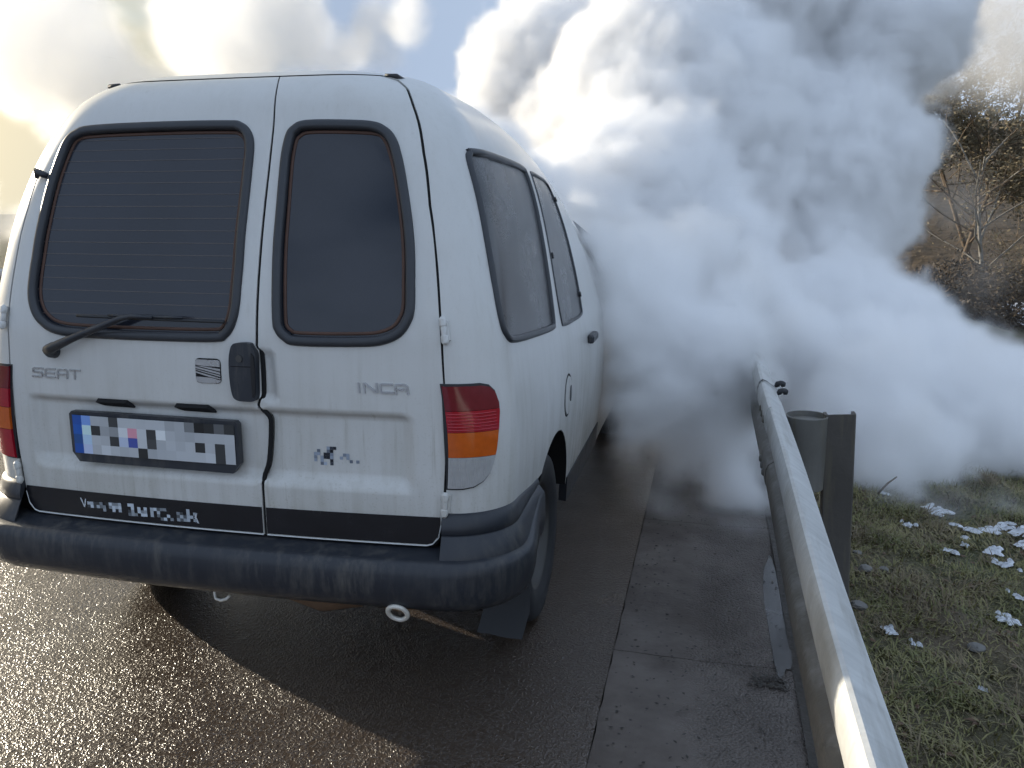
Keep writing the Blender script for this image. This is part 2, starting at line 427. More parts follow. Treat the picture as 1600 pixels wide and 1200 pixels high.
# ------------------------------------------------------------------ van: outer surface P(a, v)
# a runs round the plan outline in metres from the middle of the rear (right side positive), v up the side
VT = np.array([0, .25, .50, .77, 1.02, 1.21, 1.35, 1.48, 1.59, 1.70, 1.82])
ZT = np.array([.28, .53, .78, 1.05, 1.30, 1.485, 1.61, 1.705, 1.762, 1.795, 1.812])
WT = np.array([0.8, 0.825, 0.838, 0.815, 0.776, 0.729, 0.674, 0.599, 0.519, 0.418, 0.279])
YT = np.array([0.02, 0.0, 0.0, 0.004, 0.047, 0.095, 0.133, 0.17, 0.227, 0.322, 0.457])
RT = np.array([0.146, 0.146, 0.146, 0.154, 0.162, 0.181, 0.197, 0.206, 0.206, 0.206, 0.165])
def pchip(x, y, q):
    h = np.diff(x); d = np.diff(y)/h; m = np.zeros_like(y)
    for i in range(1, len(x)-1):
        if d[i-1]*d[i] > 0:
            w1 = 2*h[i]+h[i-1]; w2 = h[i]+2*h[i-1]; m[i] = (w1+w2)/(w1/d[i-1]+w2/d[i])
    m[0] = d[0]; m[-1] = d[-1]
    k = np.clip(np.searchsorted(x, q)-1, 0, len(x)-2); t = (q-x[k])/h[k]
    return ((1+2*t)*(1-t)**2)*y[k]+t*(1-t)**2*h[k]*m[k]+t*t*(3-2*t)*y[k+1]+t*t*(t-1)*h[k]*m[k+1]
def P(a, v):
    a, v = np.broadcast_arrays(np.asarray(a, float), np.asarray(v, float))
    sg = np.where(a < 0, -1., 1.); a = np.abs(a)
    z = pchip(VT, ZT, v); w = pchip(VT, WT, v); yr = pchip(VT, YT, v); rc = pchip(VT, RT, v)
    flat = .645; arc = .2*np.pi/2
    t1 = np.clip(a/flat, 0, 1); t2 = np.clip((a-flat)/arc, 0, 1)*np.pi/2
    x = t1*(w-rc)+rc*np.sin(t2); y = yr+rc*(1-np.cos(t2))+np.clip(a-flat-arc, 0, None)
    y = y+.0375*(x/.8)**2
    q = np.clip(y-.194, 0, None)**2; h = np.clip((z-.95)/.85, 0, 1)
    z = z-.0102*q*h*h; x = x-.0577*q*h
    x = x-.02*np.clip(1-y/.9, 0, 1)**2*t1
    return np.stack([sg*x, y, z], -1)
def NRM(a, v, f=P):
    e = 2e-3
    n = np.cross(f(np.add(a, e), v)-f(np.subtract(a, e), v), f(a, np.add(v, e))-f(a, np.subtract(v, e)))
    return n/np.maximum(np.linalg.norm(n, axis=-1, keepdims=True), 1e-9)
def sstep(e0, e1, x):
    t = np.clip((x-e0)/(e1-e0), 0, 1); return t*t*(3-2*t)
def relief(a, v):
    """pressed recess for the number plate, handle cup, and soft shoulder"""
    a = np.asarray(a, float); v = np.asarray(v, float)
    d = sstep(-.585, -.555, a)*(1-sstep(.525, .56, a))*sstep(.388, .412, v)*(1-sstep(.580, .600, v))
    cup = sstep(.145, .160, a)*(1-sstep(.183, .203, a))*sstep(.612, .64, v)*(1-sstep(.74, .768, v))
    return -.021*d-.012*cup
def PD(a, v): return P(a, v)+NRM(a, v)*relief(a, v)[..., None]

def pip(px, py, poly):
    """vectorised point in polygon"""
    x, y = poly[:, 0], poly[:, 1]; x2, y2 = np.roll(x, -1), np.roll(y, -1)
    c = np.zeros(len(px), bool)
    for i in range(len(x)):
        if y[i] == y2[i]: continue
        cross = ((y[i] > py) != (y2[i] > py)) & (px < (x2[i]-x[i])*(py-y[i])/(y2[i]-y[i])+x[i])
        c ^= cross
    return c
def resample(poly, h, closed=True):
    poly = np.asarray(poly, float); out = []
    n = len(poly)
    for i in range(n if closed else n-1):
        p, q = poly[i], poly[(i+1) % n]; k = max(1, int(math.ceil(np.linalg.norm(q-p)/h)))
        for j in range(k): out.append(p+(q-p)*j/k)
    if not closed: out.append(poly[-1])
    return np.array(out)
def spline(pts, sub=5, closed=True):
    p = np.asarray(pts, float); n = len(p); out = []
    for i in range(n if closed else n-1):
        p0, p1, p2, p3 = (p[(i-1) % n], p[i], p[(i+1) % n], p[(i+2) % n]) if closed else (p[max(i-1, 0)], p[i], p[i+1], p[min(i+2, n-1)])
        for j in range(sub):
            t = j/sub
            out.append(.5*((2*p1)+(-p0+p2)*t+(2*p0-5*p1+4*p2-p3)*t*t+(-p0+3*p1-3*p2+p3)*t**3))
    if not closed: out.append(p[-1])
    return np.array(out)
def rounded(corners, radii, k=6):
    """polygon with rounded corners"""
    c = np.asarray(corners, float); n = len(c); out = []
    for i in range(n):
        p, a, b = c[i], c[i-1], c[(i+1) % n]; r = radii[i] if hasattr(radii, '__len__') else radii
        if r <= 0: out.append(p); continue
        ua = (a-p)/np.linalg.norm(a-p); ub = (b-p)/np.linalg.norm(b-p)
        s, e = p+ua*r, p+ub*r
        for j in range(k+1):
            t = j/k; out.append((1-t)**2*s+2*t*(1-t)*p+t*t*e)
    return np.array(out)
def inset(poly, d):
    """offset a closed counter-clockwise-or-not polygon inward by d"""
    p = np.asarray(poly, float); a = np.roll(p, 1, 0); b = np.roll(p, -1, 0)
    t = b-a; t /= np.maximum(np.linalg.norm(t, axis=1, keepdims=True), 1e-9)
    area = .5*np.sum(p[:, 0]*np.roll(p[:, 1], -1)-np.roll(p[:, 0], -1)*p[:, 1])
    n = np.stack([-t[:, 1], t[:, 0]], 1)*(1 if area > 0 else -1)
    return p+n*d
def patch(name, outer, holes, mat, parent, h=.035, off=0., thick=.02, f=P, edge_h=.02, rim=True):
    """curved panel: the part of surface f inside OUTER and outside HOLES, lifted by off, with turned-in edges"""
    loops = [resample(outer, edge_h)]+[resample(q, edge_h) for q in holes]
    pts = [p for L in loops for p in L]; edges = []; base = 0
    for L in loops:
        n = len(L); edges += [(base+i, base+(i+1) % n) for i in range(n)]; base += n
    lo, hi = loops[0].min(0), loops[0].max(0)
    X, Y = np.meshgrid(np.arange(lo[0]+h*.5, hi[0], h), np.arange(lo[1]+h*.5, hi[1], h)); g = np.stack([X.ravel(), Y.ravel()], 1)
    keep = pip(g[:, 0], g[:, 1], loops[0])
    for L in loops[1:]: keep &= ~pip(g[:, 0], g[:, 1], L)
    g = g[keep]
    B = np.array(pts)
    if len(g):
        dmin = np.full(len(g), 9.)
        for s in range(0, len(B), 64): dmin = np.minimum(dmin, np.sqrt(((g[:, None]-B[None, s:s+64])**2).sum(-1)).min(1))
        g = g[dmin > .45*h]
    allp = [Vector((float(p[0]), float(p[1]))) for p in pts]+[Vector((float(p[0]), float(p[1]))) for p in g]
    vv, ee, ff, ov, oe, of = delaunay_2d_cdt(allp, edges, [], 0, 1e-7)
    uv = np.array([(p.x, p.y) for p in vv]); tri = np.array([t for t in ff if len(t) == 3])
    cen = uv[tri].mean(1); ok = pip(cen[:, 0], cen[:, 1], loops[0])
    for L in loops[1:]: ok &= ~pip(cen[:, 0], cen[:, 1], L)
    tri = tri[ok]
    p3 = f(uv[:, 0], uv[:, 1]); nr = NRM(uv[:, 0], uv[:, 1], f)
    pos = p3+nr*off
    a_, b_, c_ = uv[tri[:, 0]], uv[tri[:, 1]], uv[tri[:, 2]]
    ccw = ((b_-a_)[:, 0]*(c_-a_)[:, 1]-(b_-a_)[:, 1]*(c_-a_)[:, 0]) > 0
    tri[~ccw] = tri[~ccw][:, ::-1]
    verts = list(pos); faces = [tuple(t) for t in tri]; ln = [nr[i] for t in tri for i in t]
    if rim:
        for li, L in enumerate(loops):
            q3 = f(L[:, 0], L[:, 1]); qn = NRM(L[:, 0], L[:, 1], f); n = len(L); b0 = len(verts)
            top = q3+qn*off; bot = q3+qn*(off-thick)
            verts += list(top)+list(bot)
            area = .5*np.sum(L[:, 0]*np.roll(L[:, 1], -1)-np.roll(L[:, 0], -1)*L[:, 1])
            flip = (area > 0) != (li == 0)
            for i in range(n):
                j = (i+1) % n; q = (b0+i, b0+n+i, b0+n+j, b0+j)
                q = q[::-1] if flip else q
                A, Bq, Cq = (np.array(verts[q[0]]), np.array(verts[q[1]]), np.array(verts[q[2]]))
                fn = np.cross(Bq-A, Cq-A); fn /= max(np.linalg.norm(fn), 1e-9)
                faces.append(q); ln += [fn]*4
    return build(name, verts, faces, mat, parent, loop_normals=ln)
def ribbon_ring(name, loop, half_w, height, mat, parent, f=P, base=0., closed=True):
    """rubber profile following LOOP on surface f: rounded strip half_w each side, standing height proud"""
    L = resample(loop, .012, closed); p = f(L[:, 0], L[:, 1]); n = NRM(L[:, 0], L[:, 1], f)
    t = (np.roll(p, -1, 0)-np.roll(p, 1, 0)) if closed else np.gradient(p, axis=0)
    t /= np.linalg.norm(t, axis=1, keepdims=True); b = np.cross(n, t)
    sec = [(-1., -.6), (-1., .25), (-.75, .8), (-.3, 1.), (.3, 1.), (.75, .8), (1., .25), (1., -.6)]
    V = []
    for i in range(len(p)):
        for (s, q) in sec: V.append(p[i]+b[i]*s*half_w+n[i]*(base+q*height))
    m = len(sec); F = []
    for i in range(len(p) if closed else len(p)-1):
        j = (i+1) % len(p)
        for k in range(m-1): F.append((i*m+k, j*m+k, j*m+k+1, i*m+k+1))
    return build(name, V, F, mat, parent, angle=60)

van = empty('van', (0, 0, 0))
tag(van, 'dirty white panel van seen from behind with two dark rear windows and black bumper', 'van')

# --- door outlines
gap = np.array([(.300, 1.605), (.233, 1.385), (.190, 1.20), (.163, 1.0), (.152, .80), (.150, .768), (.160, .746), (.156, .642), (.146, .622), (.143, .602), (.166, .577), (.169, .547), (.158, .45), (.142, .40), (.141, .334), (.143, .238)])
gap = spline(gap, 4, closed=False)
edge_r = np.array([(.598, .238), (.616, .246), (.629, .275), (.633, .325), (.634, .42), (.636, .52), (.650, .67), (.664, .784), (.672, .881), (.681, .987), (.697, 1.139), (.727, 1.283), (.770, 1.44), (.795, 1.52), (.795, 1.57), (.77, 1.605)])
g2 = .0042
right_door_outline = np.concatenate([(gap+[g2, 0])[::-1][:1], edge_r, (gap+[g2, 0])[0:]])
left_edge = edge_r*[-1, 1]
left_door_outline = np.concatenate([(gap-[g2, 0])[::-1], left_edge[::-1]])
LWIN = [(-.655, 1.372), (-.585, 1.388), (-.258, 1.393), (.032, 1.391), (.09, 1.384), (.126, 1.359), (.142, 1.313), (.132, 1.218), (.116, 1.07), (.110, .973), (.107, .935), (.101, .864), (.086, .816), (.063, .788), (.030, .776), (-.133, .773), (-.369, .773), (-.49, .780), (-.55, .807), (-.583, .845), (-.601, .89), (-.609, .95), (-.613, 1.0), (-.625, 1.093), (-.646, 1.193), (-.661, 1.264), (-.675, 1.335)]
RWIN = [(.276, 1.339), (.309, 1.370), (.366, 1.386), (.529, 1.384), (.630, 1.376), (.664, 1.354), (.674, 1.318), (.666, 1.263), (.644, 1.154), (.619, .987), (.612, .941), (.602, .872), (.586, .835), (.557, .803), (.511, .783), (.445, .775), (.268, .773), (.228, .786), (.207, .809), (.200, .845), (.203, 1.0), (.217, 1.117), (.243, 1.257)]
doors = []
for side, outline, win in (('left', left_door_outline, LWIN), ('right', right_door_outline, RWIN)):
    W = spline(win, 4)
    hole = inset(W, .010)
    door = patch('rear_door', outline, [hole], 'white_van_paint', van, f=PD, h=.018, edge_h=.014, thick=.035)
    door['label'] = 'wide left rear door with wiper and number plate' if side == 'left' else 'narrow right rear door with chrome lettering'
    doors.append(door)
    patch('window_pane', inset(W, .014), [], 'rear_glass', door, off=-.009, thick=.004, h=.05)
    ribbon_ring('window_seal', inset(W, .0125), .0130, .010, 'seal_rubber', door)
    ribbon_ring('inner_seal', inset(W, .034), .0045, .003, 'brown_seal', door, base=-.0085)
    # black film strip along the foot of the door
    if side == 'left':
        foot = np.concatenate([[(-.628, .318), (-.632, .30), (-.626, .268), (-.612, .247), (-.596, .2425)], [(.136, .2425), (.1345, .318)]])
    else:
        foot = np.array([(.1485, .2425), (.596, .2425), (.612, .247), (.626, .268), (.630, .30), (.628, .3205), (.147, .318)])
    patch('black_foot_strip', foot, [], 'black_film', door, off=.0018, thick=.003, h=.04)
# dark strips that stand for shade in the gaps between and beside doors
for L in (gap, edge_r+[.0035, 0], (edge_r+[.0035, 0])*[-1, 1]):
    ribbon_ring('door_gap_shade', L, .0062, .004, 'dark_inner', van, closed=False, base=-.0075)
# added dark sheet behind the doors, so that the gaps read as shaded
gap_sheet = rounded([(-.76, .25), (.76, .25), (.84, 1.6), (-.84, 1.6)], .02)
patch('gap_shade_sheet', gap_sheet, [], 'dark_inner', van, off=-.040, thick=.01, h=.06)
# heater wires in the left pane
for i in range(16):
    v = .838+.0335*i
    a0, a1 = -.585-.075*max(0, (v-.88)/.5), .080+.03*(v-.83)/.5
    A = np.linspace(a0, a1, 30); c = P(A, v+0*A)-0; n = NRM(A, v+0*A)
    lo, hi = P(A, v-.0008+0*A)+n*-.0082, P(A, v+.0008+0*A)+n*-.0082
    V = [p for q in zip(lo, hi) for p in q]
    build('heater_wire', V, [(2*k, 2*k+2, 2*k+3, 2*k+1) for k in range(29)], 'defroster', doors[0])

# --- side panels
LAMP = np.array([(.642, .684), (.775, .683), (.805, .677), (.826, .660), (.838, .629), (.838, .604), (.829, .557), (.817, .500), (.806, .465), (.792, .438), (.768, .417), (.736, .404), (.698, .399), (.640, .399)])
W1 = [(.866, 1.292), (.900, 1.302), (1.20, 1.296), (1.49, 1.285), (1.535, 1.262), (1.545, 1.20), (1.545, 1.0), (1.552, .80), (1.545, .748), (1.50, .735), (1.19, .752), (.985, .768), (.915, .790), (.882, .850), (.862, 1.0), (.852, 1.193), (.852, 1.265)]
W2 = [(1.66, 1.255), (1.69, 1.275), (1.90, 1.270), (2.12, 1.262), (2.20, 1.23), (2.235, 1.12), (2.23, .90), (2.20, .745), (2.16, .712), (1.95, .713), (1.73, .723), (1.685, .750), (1.652, .90), (1.648, 1.172)]
def arch(c_a, c_v, r, n=18, a0=0., a1=180.):
    return [(c_a-r*math.cos(rad(a0+(a1-a0)*i/n)), c_v+r*math.sin(rad(a0+(a1-a0)*i/n))) for i in range(n+1)]
side_out = [(.640, .330), (.78, .332), (.90, .328), (1.05, .318), (1.205, .304)]+arch(1.52, .045, .338, 20, 50, 172)+[(1.865, .115), (2.78, .115), (2.78, 1.62), (.785, 1.62), (.806, 1.575), (.803, 1.52), (.778, 1.44), (.735, 1.283), (.705, 1.139), (.689, .987), (.680, .881), (.672, .784), (.657, .67), (.643, .52), (.641, .42)]
for s in (1, -1):
    S = np.array([s, 1.])
    holes = [inset(spline(W1, 4), .008)*S, inset(spline(W2, 4), .004)*S] if s > 0 else []
    pan = patch('side_panel', np.array(side_out)*S, holes, 'white_van_paint', van, h=.04, edge_h=.025, thick=.03)
    if s > 0:
        for W, hw, hh in ((W1, .0105, .008), (W2, .006, .004)):
            w_ = spline(W, 4)
            sp_ = patch('side_window_pane', inset(w_, .008 if hw > .01 else .003), [], 'side_glass', pan, off=-.003, thick=.004, h=.06)
            ribbon_ring('side_window_seal', inset(w_, .010 if hw > .01 else .003), hw, hh, 'seal_rubber', pan)
        for (aa, vv) in ((1.672, .97), (2.222, 1.18), (2.205, .79)):
            p = P(aa, vv); n = NRM(aa, vv)
            v_, f_ = tube([p-n*.004, p+n*.008], .011, 10); build('pane_clip', v_, f_, 'rubber', pan, angle=40)
        # fuel flap
        fl = [(1.735+.075*math.cos(t), .47+.075*math.sin(t)) for t in np.linspace(0, 2*math.pi, 28, endpoint=False)]
        ribbon_ring('fuel_flap_gap', fl, .004, .0016, 'dark_inner', pan)
        patch('fuel_flap', inset(np.array(fl), .006), [], 'white_van_paint', pan, off=.003, thick=.01, h=.05)
        gr = [(1.775+.018*math.cos(t), .47+.030*math.sin(t)) for t in np.linspace(0, 2*math.pi, 16, endpoint=False)]
        patch('flap_grip', gr, [], 'black_plastic', pan, off=.005, thick=.004, h=.05)
    # tail lamp: four lens fields in a dark housing
    lamp = patch('tail_lamp', LAMP*S, [], 'rubber', van, off=.003, thick=.02, h=.03)
    lamp['label'] = 'tail lamp with red, amber and clear fields on the right corner' if s > 0 else 'tail lamp on the left corner'
    inner = inset(resample(LAMP, .006), .006)
    fields = [('lens_field', 'red_lens_dark', .613, .70), ('lens_field', 'red_lens', .556, .613), ('lens_field', 'amber_lens', .489, .556), ('lens_field', 'clear_lens' if s > 0 else 'red_lens', .39, .489)]
    for nm, mt, v0, v1 in fields:
        q = [];
        for i in range(len(inner)):
            p0, p1 = inner[i], inner[(i+1) % len(inner)]
            for lim in (v0+.0006, v1-.0006):
                pass
            q.append(p0)
        # clip polygon to the band v0..v1
        def clip(poly, lim, up):
            out = []
            for i in range(len(poly)):
                p0, p1 = poly[i], poly[(i+1) % len(poly)]
                i0 = (p0[1] >= lim) == up; i1 = (p1[1] >= lim) == up
                if i0: out.append(p0)
                if i0 != i1:
                    t = (lim-p0[1])/(p1[1]-p0[1]); out.append(p0+(p1-p0)*t)
            return np.array(out)
        q = clip(clip(inner, v0+.0006, True), v1-.0006, False)
        lens = patch(nm, q*S, [], mt, lamp, off=.010, thick=.012, h=.02, edge_h=.012)
        if mt in ('clear_lens', 'red_lens') and s > 0:    # moulded ribs
            if mt == 'clear_lens':
                for aa in np.arange(.652, .79, .0075):
                    vs_ = np.linspace(max(v0, .404 if aa < .73 else .404+(aa-.73)*.55)+.004, v1-.003, 6)
                    ribbon_ring('lens_rib', np.stack([aa+0*vs_, vs_], 1), .0014, .0012, mt, lamp, base=.0100, closed=False)
            else:
                for vv in np.arange(v0+.006, v1-.003, .0085):
                    as_ = np.linspace(.651, .815, 10)
                    ribbon_ring('lens_rib', np.stack([as_, vv+0*as_], 1), .0018, .0014, mt, lamp, base=.0100, closed=False)
# roof with its closing cap
ra = np.concatenate([np.linspace(.0, 1.2, 40), np.linspace(1.25, 2.78, 30)]); rv = np.linspace(1.618, 1.82, 12)
A_, V_ = np.meshgrid(np.concatenate([-ra[::-1], ra[1:]]), rv); RP = P(A_, V_); m = RP.shape[1]
V = list(RP.reshape(-1, 3)); F = [(j*m+i, j*m+i+1, (j+1)*m+i+1, (j+1)*m+i) for j in range(len(rv)-1) for i in range(m-1)]
top = (len(rv)-1)*m; h_ = m//2
for i in range(h_):
    l0, l1, r0, r1 = top+h_-i, top+h_-i-1, top+h_+i, top+h_+i+1
    F.append((l0, r0, r1, l1) if i else (l0, r1, l1))
build('roof', V, F, 'white_van_paint', van)
for s in (-1, 1):     # ends of the roof gutters
    p = np.array(P(s*.80, 1.600)); n = NRM(s*.80, 1.600)
    v_, f_ = tube([p+n*.001+np.array([-.02*s, 0, .006]), p+n*.004+np.array([.012*s, .0, -.002]), p+n*.003+np.array([.02*s, .05, -.004])], [.004, .008, .004], 8)
    build('roof_gutter_end', v_, f_, 'rubber', van)

# --- cab and nose ahead of the load box
def section(y, w0, w1, z1, w2, z2, wt, zt):
    """half outline from sill to roof middle"""
    pts = [(w0, .30), (w0+.01, .45), (w1, .70), (w1, z1), (w2, z2), (wt, zt-.03), (wt*.7, zt), (0, zt+.012)]
    return spline(np.array(pts), 3, closed=False)
secs = [(2.30, .80, .81, .93, .60, 1.36, .26, 1.66), (2.55, .80, .81, .93, .57, 1.34, .29, 1.60), (2.85, .80, .81, .92, .56, 1.32, .32, 1.53), (3.10, .79, .80, .91, .58, 1.20, .38, 1.38), (3.40, .79, .80, .90, .72, 1.10, .58, 1.20), (3.62, .78, .79, .86, .75, .95, .62, 1.02), (3.95, .76, .77, .80, .72, .86, .60, .92), (4.12, .72, .72, .68, .68, .72, .55, .78), (4.18, .66, .66, .50, .62, .55, .5, .58)]
V = []; F = []
for q in [None]+secs:
    if q is None:
        hp3 = P(2.775, np.linspace(.0, 1.82, 21)); hp = np.concatenate([hp3[:, [0, 2]]+[-.004, -.003], [(0, hp3[-1, 2])]]); q = (float(hp3[:, 1].min()),)
    else: hp = section(*q)
    ring = [(x, z) for x, z in hp]+[(-x, z) for x, z in hp[::-1][1:]]
    V += [(x, q[0], z) for x, z in ring]
m = len(ring)
for j in range(len(secs)):
    for i in range(m-1): F.append((j*m+i, (j+1)*m+i, (j+1)*m+i+1, j*m+i+1)[::-1])
F.append(tuple(range(len(secs)*m, len(secs)*m+m)))
build('cab', V, F, 'white_van_paint', van)
def quadpatch(name, pts, mat, parent):
    return build(name, pts, [tuple(range(len(pts)))], mat, parent, smooth=False)
for s in (-1, 1):
    v_, f_ = merge(box(s*.80, 2.95, 1.22, .012, .62, .30, .004)); 
    V = [(s*.808, 2.50, 1.0), (s*.80, 3.20, .99), (s*.735, 3.08, 1.12), (s*.655, 2.92, 1.26), (s*.60, 2.50, 1.36)]
    V2 = [(x-s*.03, y, z) for x, y, z in V]
    F = [(0, 1, 2, 3, 4) if s > 0 else (4, 3, 2, 1, 0), (9, 8, 7, 6, 5) if s > 0 else (5, 6, 7, 8, 9)]+[(i, (i+1) % 5, 5+(i+1) % 5, 5+i) for i in range(5)]
    build('cab_side_window', V, [F[0]], 'side_glass', van, smooth=False)
    hv, hf = box(s*.858, 2.70, .93, .03, .16, .035, .008); build('door_handle', hv, hf, 'black_plastic', van, smooth=False)
    mv, mf = merge(box(s*.93, 3.25, 1.05, .14, .07, .15, .02), box(s*.845, 3.26, 1.01, .10, .04, .04, .008)); build('wing_mirror', mv, mf, 'black_plastic', van, smooth=False)
    hv, hf = box(s*.55, 4.12, .70, .28, .10, .14, .02); build('headlamp', hv, hf, 'clear_lens', van, smooth=False)
V = [(-.40, 3.10, 1.385), (.40, 3.10, 1.385), (.60, 3.58, 1.05), (-.60, 3.58, 1.05)]
V = [(x, y+.03, z+.035) for x, y, z in V]
build('windscreen', V, [(0, 3, 2, 1)], 'side_glass', van, smooth=False)
hv, hf = box(0, 4.17, .42, 1.50, .16, .26, .05); build('front_bumper', hv, hf, 'black_plastic', van, smooth=False)
# visible front-door handle on the near side and the dark door-window corner ahead of the box
p = P(2.32, .60); n = NRM(2.32, .60)
hv, hf = box(p[0]+.012, p[1], p[2], .03, .15, .035, .008); build('door_handle', hv, hf, 'black_plastic', van, smooth=False)

# --- sills, underside, wheels
for s in (1, -1):
    S = np.array([s, 1.])
    sill = np.array([(1.865, .118), (1.90, .005), (2.78, .005), (2.78, .118)])
    patch('sill_trim', sill*S, [], 'black_plastic', van, off=.004, thick=.03, h=.06)
    lin = np.array(arch(1.52, .045, .335, 16, 20, 172))
    p3 = P(lin[:, 0]*s, lin[:, 1]); 
    V = [q for q in p3]+[q-np.array([s*.26, 0, 0]) for q in p3]; n_ = len(p3)
    F = [(i, i+1, n_+i+1, n_+i) for i in range(n_-1)]+[tuple(range(n_, 2*n_))]
    build('wheel_arch_liner', V, F, 'dark_inner', van)
uv_, uf_ = merge(box(0, 2.0, .36, 1.15, 3.7, .12), box(0, .45, .40, 1.3, .55, .10))
build('underbody', uv_, uf_, 'dark_inner', van, smooth=False)
tyre_prof = [(-.075, .185), (-.088, .215), (-.092, .25), (-.086, .278), (-.070, .292), (-.050, .296), (-.046, .289), (-.040, .289), (-.036, .297), (-.006, .298), (-.003, .290), (.003, .290), (.006, .298), (.036, .297), (.040, .289), (.046, .289), (.050, .296), (.070, .292), (.086, .278), (.092, .25), (.088, .215), (.075, .185)]
rim_prof = [(.075, .188), (.070, .180), (.045, .172), (.030, .160), (.050, .120), (.052, .075), (.066, .055), (.070, .0)]
for x, y in ((.705, .735), (-.705, .735), (.70, 3.38), (-.70, 3.38)):
    w = empty('wheel', (0, 0, 0)); w.parent = van
    s = 1 if x > 0 else -1
    v_, f_ = lathe_x([(a*s, r) for a, r in tyre_prof], x, y, .296, 48); build('tyre', v_, f_, 'rubber', w, angle=50)
    v_, f_ = lathe_x([(a*s, r) for a, r in rim_prof], x, y, .296, 40); build('rim', v_, f_, 'steel_wheel', w, angle=50)
for s in (1,):
    V = []; F = []
    for k, (z, yo) in enumerate(((.36, .425), (.25, .415), (.17, .405), (.085, .385))):
        for x in (.665, .71, .76, .815): V.append((s*(x-.02*(z < .1)), yo+.01*math.sin(x*30), z))
    for k in range(3):
        for i in range(3): F.append((k*4+i, k*4+i+1, k*4+5+i, k*4+4+i))
    V += [(x, y+.006, z) for x, y, z in V]; F += [tuple(i+16 for i in f)[::-1] for f in F]
    F += [(12, 13, 29, 28), (13, 14, 30, 29), (14, 15, 31, 30), (0, 4, 20, 16), (4, 8, 24, 20), (8, 12, 28, 24), (3, 7, 23, 19), (7, 11, 27, 23), (11, 15, 31, 27)]
    build('mudflap', V, F, 'rubber', van, angle=40)

# --- bumper
def PB(a, o, z):
    p = P(a, .25+0*a); n = NRM(a, .25+0*a); n[..., 2] = 0; n /= np.linalg.norm(n, axis=-1, keepdims=True)
    q = p+n*np.asarray(o)[..., None]; q[..., 2] = z; return q
ba = np.concatenate([np.linspace(-1.235, -.98, 8), np.linspace(-.96, -.6, 22), np.linspace(-.56, .56, 24), np.linspace(.6, .96, 22), np.linspace(.98, 1.235, 8)])
prof = [(-.03, .508), (.0, .509), (.030, .503), (.052, .499), (.064, .497), (.072, .492), (.079, .481), (.083, .462), (.084, .435), (.081, .412), (.075, .388), (.064, .368), (.046, .354), (.02, .348), (-.04, .348)]
V = []; F = []
for a in ba:
    e = sstep(.80, 1.22, abs(a)); sidef = 1-.62*e
    for (o, z) in prof:
        zz = z+.045*e*(z < .45)+.055*sstep(.9, 1.235, abs(a))*(z > .47)
        V.append(PB(np.array(a), np.array(o*sidef if o > 0 else o), zz))
m = len(prof)
for j in range(len(ba)-1):
    for i in range(m-1): F.append((j*m+i, j*m+i+1, (j+1)*m+i+1, (j+1)*m+i)[::-1])
bumper = build('rear_bumper', V, F, 'black_plastic', van, angle=75)
for s in (1, -1):
    V = []; F = []; aa = np.concatenate([np.linspace(.640, .96, 24), np.linspace(.99, 1.235, 8)])
    for a in aa:
        e = sstep(.80, 1.22, a); up = .055*sstep(.9, 1.235, a)
        for o, z in ((-.012, .614), (.006, .612), (.016, .600), (.022, .575), (.023, .560), (.019, .556), (.024, .552), (.036, .530), (.050, .505), (.052, .490)):
            t = (z-.49)/.125
            V.append(PB(np.array(s*a), np.array(o*(1-.5*e) if o > 0 else o), z+up*(1-t)-.024*sstep(.95, 1.235, a)*t))
    m = 10
    for j in range(len(aa)-1):
        for i in range(m-1):
            q = (j*m+i, j*m+i+1, (j+1)*m+i+1, (j+1)*m+i); F.append(q if s < 0 else q[::-1])
    # close the inner end
    F.append(tuple(range(m)) if s > 0 else tuple(range(m))[::-1])
    build('bumper_corner', V, F, 'black_plastic', bumper, angle=60)
# white edge bead below the doors
for L in ([(-.632, .30), (-.627, .262), (-.611, .243), (-.596, .2385), (.1375, .2385)], [(.1485, .2385), (.596, .2385), (.611, .243), (.627, .262), (.632, .30)]):
    ribbon_ring('door_edge_bead', np.array(L), .0014, .002, 'white_lettering', van, closed=False, base=.0008)
# towing eye, hook and silencer under the bumper
tv, tf = [], []
for i in range(28):
    w = 2*math.pi*i/28
    for k in range(10):
        q = 2*math.pi*k/10; R_ = .024+.0065*math.cos(q)
        tv.append((.545+R_*math.cos(w)*1.12, -.040+.0065*math.sin(q)-.012*math.sin(w), .346+R_*math.sin(w)))
for i in range(28):
    for k in range(10): tf.append((i*10+k, i*10+(k+1) % 10, ((i+1) % 28)*10+(k+1) % 10, ((i+1) % 28)*10+k))
build('towing_eye', tv, tf, 'pale_metal', van)
v_, f_ = tube([(-.02, .0, .37), (-.02, -.01, .332), (-.012, -.018, .319), (.005, -.02, .316), (.022, -.02, .322), (.034, -.02, .334)], .0045, 8); build('exhaust_hook', v_, f_, 'pale_metal', van)
v_, f_ = tube([(.12, .10, .37), (.16, .09, .345), (.28, .08, .330), (.38, .09, .34), (.43, .11, .37)], [.02, .05, .06, .05, .02], 14); build('silencer', v_, f_, 'steel_rust', van)

